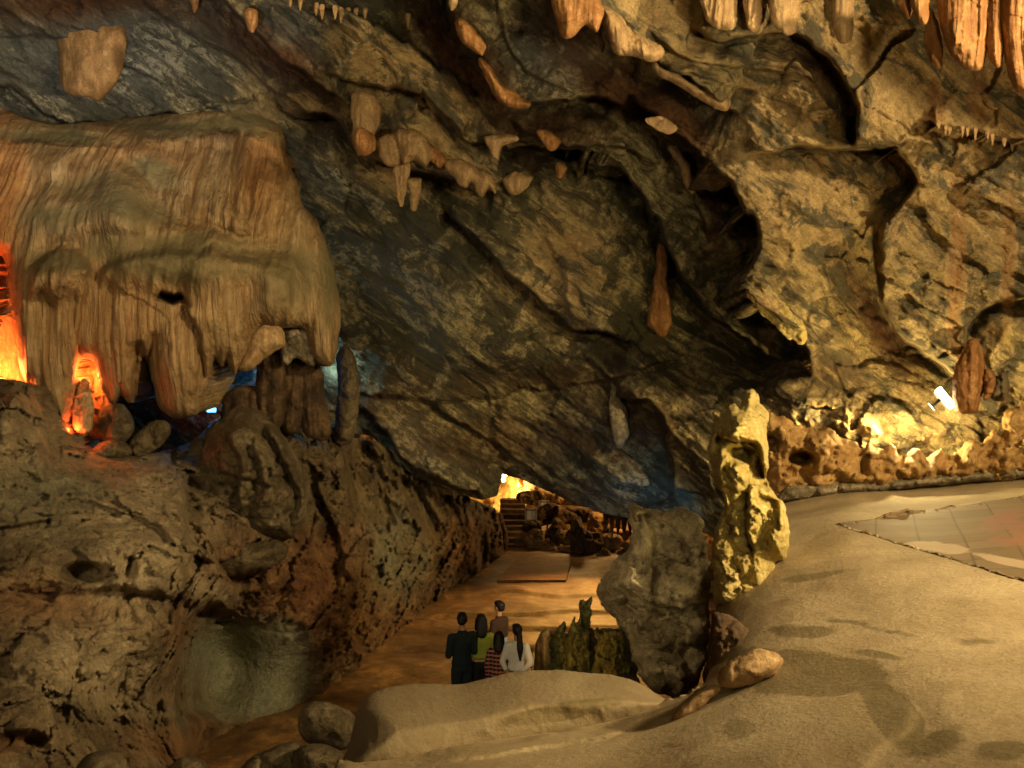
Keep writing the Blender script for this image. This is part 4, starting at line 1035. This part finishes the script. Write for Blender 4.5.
def bm_obj(name, bm, mat, parent=None, smooth=False, bevel=0.0):
    if bevel:
        bmesh.ops.bevel(bm, geom=bm.edges[:], offset=bevel, segments=2, affect='EDGES')
    me = bpy.data.meshes.new(name); bm.to_mesh(me); bm.free()
    if smooth:
        for p in me.polygons:
            p.use_smooth = True
    me.materials.append(mat)
    o = bpy.data.objects.new(name, me); COL.objects.link(o)
    if parent:
        o.parent = parent
    return o


def box_bm(sx, sy, sz, loc=(0, 0, 0), taper=1.0):
    bm = bmesh.new(); bmesh.ops.create_cube(bm, size=1)
    for v in bm.verts:
        k = taper if v.co.y > 0 else 1
        v.co = Vector((v.co.x*sx*k+loc[0], v.co.y*sy+loc[1], v.co.z*sz*k+loc[2]))
    return bm


def empty(name, loc, label, cat, group=None, rot=(0, 0, 0)):
    o = bpy.data.objects.new(name, None); COL.objects.link(o); o.location = loc; o.rotation_euler = rot
    return tag(o, label, cat, group)


def floodlight(loc, label, rot, size, glass, group=None, k=.45):
    e = empty('floodlight', loc, label, 'lamp', group, rot)
    bm_obj('housing', box_bm(size*1.05, size*.35, size*k*1.2, (0, 0, 0), .7), M_METAL, e, bevel=size*.04)
    bm_obj('glass', box_bm(size, size*.08, size*k, (0, -size*.2, 0)), glass, e, bevel=size*.03)
    bm = bmesh.new()
    for q in ((size*.1, size*.1, size*.5, 0, size*.1, -size*.3), (size*.4, size*.2, size*.06, 0, size*.1, -size*.55)):
        x = box_bm(*q[:3], q[3:]); m = bpy.data.meshes.new('t'); x.to_mesh(m); x.free(); bm.from_mesh(m); bpy.data.meshes.remove(m)
    bm_obj('bracket', bm, M_METAL, e)
    return e


FL = pt(943, 398, 14.3)
floodlight(FL, 'bright floodlight with a long glowing tube set among the rocks at the right wall', (0, math.radians(50), 0), 0.34, M_GLOW, None, .32)
lamp('floodlight_beam', 'POINT', pt(908, 427, wall_at(905, 428)-.75), 330, (1.0, 0.78, 0.34), 0.06)
lamp('floodlight_wash', 'SPOT', pt(940, 408, 14.5), 2100, (1.0, 0.74, 0.30), 0.08, pt(850, 445, 15.6), 56, 0.5)
floodlight(pt(50, 431, 14.9), 'small glowing red floodlight at the edge of the lower red hollow', (0, 0, math.radians(-30)), 0.12, M_REDGLOW)
floodlight(pt(212, 410, 17.6), 'small cyan blue lamp shining in the dark hollow below the curtain', (0, 0, 0), 0.16, M_CYANGLOW)
for u, v, r, lab in ((504, 474, .11, 'round glowing bulb hanging at the top of the tunnel mouth'), (503.5, 480, .07, 'smaller round bulb just below the glowing one at the tunnel mouth')):
    bm = bmesh.new(); bmesh.ops.create_uvsphere(bm, u_segments=16, v_segments=10, radius=r)
    for vv in bm.verts:
        if vv.co.z > r*.6:
            vv.co.z += r*.5; vv.co.x *= .8; vv.co.y *= .8
    e = empty('light_bulb', pt(u, v, 33.0), lab, 'lamp', 'bulbs at the tunnel mouth')
    bm_obj('bulb', bm, M_BULB, e, True)
    bm = bmesh.new(); bmesh.ops.create_cone(bm, segments=12, radius1=r*.5, radius2=r*.35, depth=r, cap_ends=True)
    for vv in bm.verts:
        vv.co.z += r*1.8
    bm_obj('socket', bm, M_METAL, e)


def board(u, v, Y, wpx, hpx, lab, posts=True):
    w_, h_ = wpx*Y/F, hpx*Y/F
    e = empty('information_board', pt(u, v, Y), lab, 'sign')
    bm_obj('panel', box_bm(w_*.88, .05, h_*.82), M_WHITE, e)
    fr = bmesh.new()
    for sx, sz, x, z in ((w_, .08, 0, h_/2), (w_, .08, 0, -h_/2), (.08, h_+.08, -w_/2, 0), (.08, h_+.08, w_/2, 0)):
        b = box_bm(sx, .1, sz, (x, 0, z)); m = bpy.data.meshes.new('t'); b.to_mesh(m); b.free(); fr.from_mesh(m); bpy.data.meshes.remove(m)
    bm_obj('frame', fr, M_FRAME, e)
    for s_ in (-1, 1):
        bm_obj('post', box_bm(.06, .06, 1.0, (s_*w_*.4, .05, -h_/2-.45)), M_METAL, e)


board(531, 515, 34.6, 10, 11, 'white framed board standing among dark rocks before the tunnel')
board(544, 504, 35.6, 8, 5, 'smaller grey board on the rock shelf above the white one')


def ground_z(x, y):
    return FLOOR_Z


def ell(u, v, ru, rv, n=9, seed=0, sq=.25):
    r = random.Random(seed*7+1); out = []
    for i in range(n):
        a = 2*math.pi*i/n; k = 1+sq*(r.random()-.5)*2
        out.append((u+ru*k*math.cos(a), v+rv*k*math.sin(a)))
    return out


M_RUB = mat_simple('brown_rubble', (0.12, 0.06, 0.022), (0.42, 0.25, 0.09), 2.0, 0.8, 0.9, 0.15)
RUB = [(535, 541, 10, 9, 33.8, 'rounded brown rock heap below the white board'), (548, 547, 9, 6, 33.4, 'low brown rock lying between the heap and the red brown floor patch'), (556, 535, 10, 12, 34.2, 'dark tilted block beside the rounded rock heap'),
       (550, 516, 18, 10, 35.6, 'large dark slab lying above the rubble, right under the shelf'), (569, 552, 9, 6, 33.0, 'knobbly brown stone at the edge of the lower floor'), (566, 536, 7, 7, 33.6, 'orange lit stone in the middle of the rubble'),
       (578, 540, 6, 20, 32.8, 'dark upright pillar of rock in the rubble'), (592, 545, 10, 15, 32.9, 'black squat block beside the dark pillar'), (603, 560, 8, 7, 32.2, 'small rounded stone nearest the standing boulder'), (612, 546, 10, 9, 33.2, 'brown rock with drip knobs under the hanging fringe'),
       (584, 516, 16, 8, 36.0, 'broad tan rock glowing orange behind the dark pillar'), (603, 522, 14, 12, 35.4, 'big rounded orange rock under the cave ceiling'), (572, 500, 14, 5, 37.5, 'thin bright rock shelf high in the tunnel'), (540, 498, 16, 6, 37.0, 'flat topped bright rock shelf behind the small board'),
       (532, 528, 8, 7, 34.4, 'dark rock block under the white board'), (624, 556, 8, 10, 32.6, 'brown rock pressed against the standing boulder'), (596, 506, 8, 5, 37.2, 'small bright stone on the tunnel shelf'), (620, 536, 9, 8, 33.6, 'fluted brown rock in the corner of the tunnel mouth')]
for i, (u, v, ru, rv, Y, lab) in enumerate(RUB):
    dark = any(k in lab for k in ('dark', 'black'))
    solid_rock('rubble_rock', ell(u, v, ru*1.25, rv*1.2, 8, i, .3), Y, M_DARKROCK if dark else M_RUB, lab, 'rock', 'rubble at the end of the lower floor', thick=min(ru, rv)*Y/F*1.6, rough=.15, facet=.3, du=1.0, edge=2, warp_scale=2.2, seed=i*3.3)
for i, (u, v, h) in enumerate([(606, 516, 16), (612, 516, 22), (618, 518, 18), (624, 517, 24), (630, 518, 16)]):
    solid_rock('tunnel_stalactite', [(u-3, v-4), (u+3, v-4), (u+2, v+h*.5), (u, v+h), (u-2, v+h*.5)], 32.5, M_RUB, ['shortest', 'middle', 'slim', 'longest', 'last'][i]+' stalactite of the fringe over the rubble near the standing boulder', 'stalactite', 'stalactites over the rubble', thick=.2, rough=.02, facet=0, du=.8, edge=.5, sub=3)
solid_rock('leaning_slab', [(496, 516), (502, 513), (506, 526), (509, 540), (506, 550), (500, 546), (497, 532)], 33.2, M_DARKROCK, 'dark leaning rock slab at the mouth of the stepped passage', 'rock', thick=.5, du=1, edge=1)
# steps up the passage
st = bmesh.new()
for i in range(9):
    b = box_bm(0.95, 0.6, 0.13*(i+1), (0.02, 34.2+i*0.55, FLOOR_Z+0.065*(i+1)+.1)); m = bpy.data.meshes.new('t'); b.to_mesh(m); b.free(); st.from_mesh(m); bpy.data.meshes.remove(m)
bmesh.ops.bevel(st, geom=st.edges[:], offset=.03, segments=2, affect='EDGES')
tag(bm_obj('stone_stairs', st, M_DARKROCK), 'reddish brown stone stairs climbing the narrow passage to the bright tunnel', 'stairs')
# floor patch before the tunnel
pv = []
for (u, v) in [(519, 556.5), (572, 556.5), (566, 580), (497, 580)]:
    Y = (EYE-FLOOR_Z-.27)*F/(v-384); p = pt(u, v, Y); pv.append((p.x, p.y))
bm = bmesh.new(); top = [bm.verts.new((x, y, FLOOR_Z+.27)) for x, y in pv]; bot = [bm.verts.new((x, y, FLOOR_Z-.3)) for x, y in pv]
bm.faces.new(top); bm.faces.new(bot[::-1])
for i in range(4):
    bm.faces.new((top[i], bot[i], bot[(i+1) % 4], top[(i+1) % 4]))
bmesh.ops.recalc_face_normals(bm, faces=bm.faces[:])
structure(bm_obj('floor_slab', bm, mat_simple('red_brown_paving', (0.13, 0.05, 0.02), (0.22, 0.10, 0.035), 1.5, 0.7, 0.3, 0.02)))


# tiled paving on the platform
def mat_tiles():
    t = NT('old_floor_tiles')
    mp = t.mapping((0, 0, math.radians(20)), (1, 1, 1))
    br = t.n.new('ShaderNodeTexBrick'); br.offset = 0; br.inputs['Scale'].default_value = 1.0; br.inputs['Brick Width'].default_value = .42; br.inputs['Row Height'].default_value = .42; br.inputs['Mortar Size'].default_value = .012
    br.inputs['Color1'].default_value = (0.15, 0.105, 0.05, 1); br.inputs['Color2'].default_value = (0.19, 0.125, 0.06, 1); br.inputs['Mortar'].default_value = (0.11, 0.075, 0.035, 1); t.l(mp, br.inputs['Vector'])
    R, G, B = t.attr()
    n = t.noise(t.co, 2.2, 7, .65, .4)
    c = t.mix(t.ramp(t.math('ADD', R, t.math('MULTIPLY', t.math('SUBTRACT', n, .5), 1.2)), .45, .6), br.outputs[0], (0.23, 0.11, 0.06))
    c = t.mix(t.ramp(t.math('ADD', G, t.math('MULTIPLY', t.math('SUBTRACT', n, .5), 1.2)), .45, .6), c, (0.36, 0.27, 0.16))
    return t.finish(c, .75, n, .2, .02)


def tile_depth(U, V, sd):
    return plat_depth(U, V, U*0+60)*(1-.0016)


structure(relief('floor_tiles', [(834, 524), (1024, 496), (1280, 460), (1280, 740), (1150, 640), (1090, 604), (1024, 582), (960, 562), (905, 546)], tile_depth, mat_tiles(), skirt=(0, 0, -.04), rough_edge=1.2, sub=1,
                 tone=lambda U, V, Q: np.stack([np.maximum(.6*blob(U, V, 1010, 530, 45, 24, 0, 2), 0), .75*np.maximum(blob(U, V, 935, 547, 40, 7, 5, 2), blob(U, V, 1010, 562, 40, 5, 12, 2)), 0*U], -1)))

# ------------------------------------------------------------------ mossy stalagmites beyond the broad boulder
M_MOSS = mat_simple('mossy_dripstone', (0.07, 0.08, 0.02), (0.26, 0.24, 0.07), 3, 0.75, 0.9, 0.06, (4, 4, .8), (0.03, 0.03, 0.012))
M_TANS = mat_simple('tan_dripstone', (0.30, 0.17, 0.05), (0.50, 0.32, 0.11), 3, 0.7, 0.5, 0.04)
for o_, Y, m_, lab in [([(533, 746), (534, 660), (538, 638), (545, 628), (552, 632), (556, 660), (556, 746)], 16.2, M_TANS, 'smooth orange lit stalagmite next to the people'),
                       ([(548, 746), (550, 650), (556, 628), (563, 622), (568, 632), (572, 660), (574, 746)], 16.0, M_MOSS, 'green mossy stalagmite with a rounded tip beside the orange lit one'),
                       ([(560, 746), (562, 646), (566, 630), (570, 634), (573, 616), (577, 624), (581, 617), (586, 630), (592, 628), (598, 642), (604, 746)], 15.8, M_MOSS, 'broad green mossy stalagmite with a jagged crest'),
                       ([(578, 746), (579, 616), (582, 600), (586, 603), (590, 598), (593, 612), (594, 630), (596, 746)], 16.5, M_MOSS, 'tallest slim green stalagmite rising behind the broad mossy one'),
                       ([(594, 746), (596, 640), (602, 630), (616, 626), (630, 628), (634, 640), (636, 746)], 15.6, M_MOSS, 'dark squat stalagmite block between the mossy group and the standing boulder')]:
    solid_rock('stalagmite', o_, Y, m_, lab, 'stalagmite', 'mossy stalagmite group', thick=.55, rough=.08 if m_ is M_MOSS else .02, facet=.14 if m_ is M_MOSS else .02, flute=.05, du=1.2, edge=6 if m_ is M_MOSS else 1, warp_scale=5)

# ------------------------------------------------------------------ people
M_SKIN = mat_plain('skin', (0.42, 0.22, 0.12), 0.6)
M_HAIR = mat_plain('black_hair', (0.012, 0.009, 0.008), 0.55)
M_NAVY = mat_plain('dark_blue_cloth', (0.012, 0.020, 0.024), 0.9)
M_BLACK = mat_plain('black_cloth', (0.010, 0.009, 0.010), 0.9)
M_GREEN = mat_plain('green_yellow_cloth', (0.26, 0.30, 0.045), 0.85)
M_WHITEC = mat_plain('white_cloth', (0.72, 0.70, 0.62), 0.85)
M_RED = mat_plain('red_trim', (0.45, 0.03, 0.03), 0.8)
M_DBROWN = mat_plain('dark_brown_cloth', (0.05, 0.025, 0.015), 0.9)
M_PALEBLUE = mat_plain('pale_blue_cloth', (0.22, 0.30, 0.36), 0.9)
M_SHOE = mat_plain('shoe_leather', (0.02, 0.015, 0.012), 0.6)


def mat_plaid():
    t = NT('dark_red_plaid')
    w1 = t.n.new('ShaderNodeTexWave'); w1.bands_direction = 'X'; w1.inputs['Scale'].default_value = 5; t.l(t.co, w1.inputs[0])
    w2 = t.n.new('ShaderNodeTexWave'); w2.bands_direction = 'Z'; w2.inputs['Scale'].default_value = 5; t.l(t.co, w2.inputs[0])
    c = t.mix(t.ramp(w1.outputs['Fac'], .55, .7), (0.02, 0.01, 0.012), (0.22, 0.03, 0.03))
    c = t.mix(t.ramp(w2.outputs['Fac'], .6, .75), c, (0.34, 0.18, 0.12))
    return t.finish(c, .9)


M_PLAID = mat_plaid()


def soft_mesh(name, caps, mat, parent=None, voxel=.012, smooth=3, extra=None):
    """one continuous surface round tapered limbs: caps = (p, rp, q, rq) with radii as numbers or (x, y, z)"""
    bm = bmesh.new()
    t3 = lambda r: Vector((r, r, r)) if isinstance(r, (int, float)) else Vector(r)
    for p, rp, q, rq in caps:
        p, q, rp, rq = Vector(p), Vector(q), t3(rp), t3(rq)
        n = max(1, int((p-q).length/(0.30*min(min(rp), min(rq))))) if (p-q).length > 1e-6 else 0
        n = min(n, 24)
        for i in range(n+1):
            k = i/n if n else 0
            c = p.lerp(q, k); r = rp.lerp(rq, k)
            g = bmesh.ops.create_icosphere(bm, subdivisions=2 if max(r) > .012 else 1, radius=1)
            for v in g['verts']:
                v.co = Vector((v.co.x*r.x+c.x, v.co.y*r.y+c.y, v.co.z*r.z+c.z))
    me = bpy.data.meshes.new(name); bm.to_mesh(me); bm.free()
    o = bpy.data.objects.new(name, me); COL.objects.link(o)
    md = o.modifiers.new('R', 'REMESH'); md.mode = 'VOXEL'; md.voxel_size = voxel; md.use_smooth_shade = True
    sm = o.modifiers.new('S', 'SMOOTH'); sm.factor = .5; sm.iterations = smooth
    dg = bpy.context.evaluated_depsgraph_get(); dg.update()
    m2 = bpy.data.meshes.new_from_object(o.evaluated_get(dg)); m2.name = name
    o.modifiers.clear(); o.data = m2; bpy.data.meshes.remove(me)
    m2.materials.clear(); m2.materials.append(mat)
    if extra:
        b2 = bmesh.new(); b2.from_mesh(m2); extra(b2); b2.to_mesh(m2); b2.free()
    for p in m2.polygons:
        p.use_smooth = True
    if parent:
        o.parent = parent
    return o


def add_ball(bm, c, r, sc=(1, 1, 1), mi=0):
    g = bmesh.ops.create_uvsphere(bm, u_segments=10, v_segments=6, radius=r)
    for v in g['verts']:
        v.co = Vector((v.co.x*sc[0]+c[0], v.co.y*sc[1]+c[1], v.co.z*sc[2]+c[2]))
        for f in v.link_faces:
            f.material_index = mi


def person(px, Y, H, facing, label, top, trousers, arms, hair, head_turn=0.0, female=True, jacket_low=0.50, hem=None, sash=None, gz=FLOOR_Z+.41):
    """arms: for each side the offsets shoulder-elbow and elbow-wrist; the figure faces local -y turned by facing"""
    x = (px-512)*Y/F
    e = empty('person', (x, Y, gz), label, 'person', None, (0, 0, facing))
    s = H/1.70; z = lambda k: k*H
    sw = (.155 if female else .185)*s; hw = .085*s
    m = lambda *a: tuple(q*s for q in a)
    caps = [((0, 0, z(.53)), m(.155, .10, .10), (0, 0, z(.57)), m(.14, .095, .09)), ((0, 0, z(.60)), m(.115, .08, .08), (0, 0, z(.70)), m(.135, .10, .09)), ((0, 0, z(.72)), m(.14, .10, .08), (0, .01*s, z(.79)), m(.13, .075, .05)),
            ((0, .01*s, z(.80)), m(.055, .055, .05), (0, 0, z(.87)), m(.05, .052, .05))]
    hx, hy = math.sin(head_turn), -math.cos(head_turn)
    caps += [((0, .008*s, z(.935)), m(.074, .088, .088), (0, .008*s, z(.94)), m(.074, .088, .088)), ((hx*.02*s, hy*.025*s, z(.905)), m(.055, .06, .065), (hx*.035*s, hy*.04*s, z(.888)), m(.035, .035, .03))]
    armpts = []
    for sd, (el, wr) in zip((-1, 1), arms):
        sh = Vector((sd*sw, .01*s, z(.785))); elb = sh+Vector(el)*s; wri = elb+Vector(wr)*s
        caps += [((0, .01*s, z(.79)), .05*s, sh, .052*s), (sh, .052*s, elb, .038*s), (elb, .039*s, wri, .026*s)]
        d = Vector(wr).normalized(); side = d.cross(Vector((0, 0, 1)))
        if side.length < .2:
            side = d.cross(Vector((0, 1, 0)))
        side.normalize(); nrm = d.cross(side); palm = wri+d*.05*s
        caps += [(wri, .024*s, palm-side*.02*s, .018*s), (wri, .024*s, palm+side*.02*s, .018*s), (palm-side*.028*s, .016*s, palm+side*.028*s, .016*s)]
        for f_, ln in enumerate((.060, .072, .066, .050)):
            k1 = palm+side*((f_-1.5)*.0215*s)+d*.02*s; k2 = k1+d*ln*.55*s+nrm*.010*s; k3 = k2+d*ln*.4*s+nrm*.024*s
            caps += [(k1, .0095*s, k2, .009*s), (k2, .009*s, k3, .008*s)]
        t1 = palm-d*.025*s-side*.03*s; t2 = t1+(d*.7-side*.6)*.045*s; caps.append((t1, .013*s, t2, .010*s))
        armpts.append((sh, elb, wri))
    legs = []
    for sd in (-1, 1):
        hp = Vector((sd*hw, 0, z(.49))); kn = Vector((sd*hw*1.05, -.02*s, z(.28))); cf = Vector((kn.x, .01*s, z(.21))); an = Vector((sd*hw*1.1, .01*s, z(.05))); to = Vector((sd*hw*1.3, -.13*s, .028*s))
        caps += [(hp, .085*s, kn, .055*s), (kn, .055*s, cf, .053*s), (cf, .053*s, an, .036*s), (an, .036*s, to, .026*s)]
        legs.append((hp, kn, cf, an, to))
    R = Matrix.Rotation(head_turn, 3, 'Z')

    def face(bm):
        hc = Vector((0, .008*s, z(.93)))
        for q, r, sc, mi in (((0, -.094, -.012), .013, (.8, 1.3, 1.6), 0), ((-.03, -.082, .008), .011, (1.3, .6, .7), 1), ((.03, -.082, .008), .011, (1.3, .6, .7), 1), ((0, -.086, -.045), .016, (1.4, .5, .35), 2),
                             ((-.076, 0, -.008), .02, (.4, .8, 1.3), 0), ((.076, 0, -.008), .02, (.4, .8, 1.3), 0)):
            add_ball(bm, R @ (Vector(q)*s)+hc, r*s, sc, mi)
    body = soft_mesh('body', caps, M_SKIN, e, .0105, 2, face)
    body.data.materials.append(M_BLACK); body.data.materials.append(M_RED)
    T = [((0, 0, z(.53)), m(.170, .115, .09), (0, 0, z(.50)), m(.170, .115, .09))]
    for hp, kn, cf, an, to in legs:
        T += [(hp, .098*s, kn, .072*s), (kn, .072*s, an+Vector((0, 0, .02)), .062*s)]
    soft_mesh('trousers', T, trousers, e, .018, 4)
    for hp, kn, cf, an, to in legs:
        soft_mesh('shoe', [((an.x, .03*s, .04*s), m(.042, .045, .045), (to.x, -.14*s, .03*s), m(.044, .05, .03))], M_SHOE, e, .012, 2)
    J = [((0, 0, z(jacket_low+.04)), m(.178, .125, .06), (0, 0, z(.62)), m(.145, .11, .08)), ((0, 0, z(.62)), m(.145, .11, .08), (0, 0, z(.74)), m(.165, .125, .08)), ((0, 0, z(.74)), m(.165, .12, .08), (0, .01*s, z(.79)), m(.14, .09, .055)), ((0, .01*s, z(.80)), m(.10, .08, .05), (0, .01*s, z(.835)), m(.066, .066, .02))]
    for sh, elb, wri in armpts:
        J += [((0, .01*s, z(.775)), .07*s, sh, .068*s), (sh, .068*s, elb, .054*s), (elb, .054*s, elb.lerp(wri, .88), .040*s)]
    soft_mesh('jacket', J, top, e, .015, 4)
    if hem:
        bm = bmesh.new(); bmesh.ops.create_cone(bm, segments=28, radius1=.182*s, radius2=.182*s, depth=.035*s)
        for v in bm.verts:
            v.co = Vector((v.co.x, v.co.y*.72, v.co.z+z(jacket_low)+.01*s))
        bm_obj('jacket_hem', bm, hem, e, True)
    if sash:
        soft_mesh('waist_cloth', [((0, 0, z(.60)), m(.185, .14, .05), (0, .02*s, z(.42)), m(.22, .17, .06))], sash, e, .018, 4)
    hv = lambda q: (R @ (Vector(q)*s))+Vector((0, .008*s, z(.93)))
    Hc = [(hv((0, .02, .035)), m(.086, .092, .082), hv((0, .02, .036)), m(.086, .092, .082)), (hv((0, .05, -.01)), m(.075, .06, .06), hv((0, .05, -.03)), m(.068, .05, .04)), (hv((0, -.05, .075)), m(.068, .045, .04), hv((0, -.01, .085)), m(.07, .07, .04))]
    if hair == 'long':
        Hc += [(hv((0, .05, 0)), m(.09, .065, .08), hv((0, .09, -.13)), m(.10, .05, .07)), (hv((0, .09, -.13)), m(.10, .05, .07), hv((0, .115, -.20)), m(.08, .035, .05))]
        Hc += [(hv((sd*.075, .0, .0)), m(.025, .05, .06), hv((sd*.08, .0, -.10)), m(.03, .05, .06)) for sd in (-1, 1)]
    elif hair == 'ponytail':
        Hc += [(hv((0, .09, .01)), m(.035, .035, .03), hv((0, .125, -.05)), m(.045, .04, .05)), (hv((0, .125, -.05)), m(.048, .04, .05), hv((0, .15, -.25)), m(.058, .04, .08)), (hv((0, .15, -.25)), m(.058, .04, .08), hv((0, .155, -.42)), m(.022, .02, .05))]
    soft_mesh('hair', Hc, M_HAIR, e, .012, 3)
    return e


AWAY = math.pi
crossed = (((-.04, -.02, -.27), (.12, -.19, .06)), ((.04, -.02, -.27), (-.12, -.19, .04)))
down = (((-.06, .01, -.27), (.0, -.06, -.24)), ((.06, .01, -.27), (.0, -.06, -.24)))
back = (((-.10, .06, -.25), (.14, .12, -.12)), ((.08, .04, -.26), (-.10, .13, -.10)))
person(462, 15.6, 1.73, AWAY+.5, 'man with short hair in a dark blue jacket with folded arms', M_NAVY, M_NAVY, crossed, 'short', -.5, False)
person(481, 15.8, 1.66, AWAY+.15, 'woman with long dark hair in a yellow green jacket and black trousers', M_GREEN, M_BLACK, down, 'long', 0, True, .56)
person(499, 15.5, 1.46, AWAY-.1, 'woman with long black hair in a dark red plaid top', M_PLAID, M_BLACK, down, 'long', 0, True)
person(517, 15.4, 1.60, AWAY-.25, 'woman with a long ponytail in a white jacket with a red hem', M_WHITEC, M_BLACK, back, 'ponytail', .6, True, .53, hem=M_RED)
person(499, 17.2, 1.66, AWAY+.9, 'person with short dark hair and brown top standing behind the group', M_DBROWN, M_DBROWN, crossed, 'short', 0, True, sash=M_PALEBLUE, gz=FLOOR_Z+.32)
# shoulder bag carried by the woman in white
bx_ = bmesh.new(); bmesh.ops.create_cube(bx_, size=1)
for v in bx_.verts:
    v.co = Vector((v.co.x*.12*(1.15 if v.co.z < 0 else 1), v.co.y*.26, v.co.z*.26))
bag = empty('handbag', ((532-512)*15.4/F, 15.5, FLOOR_Z+1.05), 'black handbag hanging beside the woman in the white jacket', 'bag')
bm_obj('bag_body', bx_, M_BLACK, bag, True, .03)
sb = bmesh.new(); N = 16
ring = []
for i in range(N+1):
    a = math.pi*i/N; ring.append((0, .10*math.cos(a), .13+.42*math.sin(a)))
soft_mesh('strap', [(ring[i], .011, ring[i+1], .011) for i in range(N)], M_BLACK, bag, .007, 1)
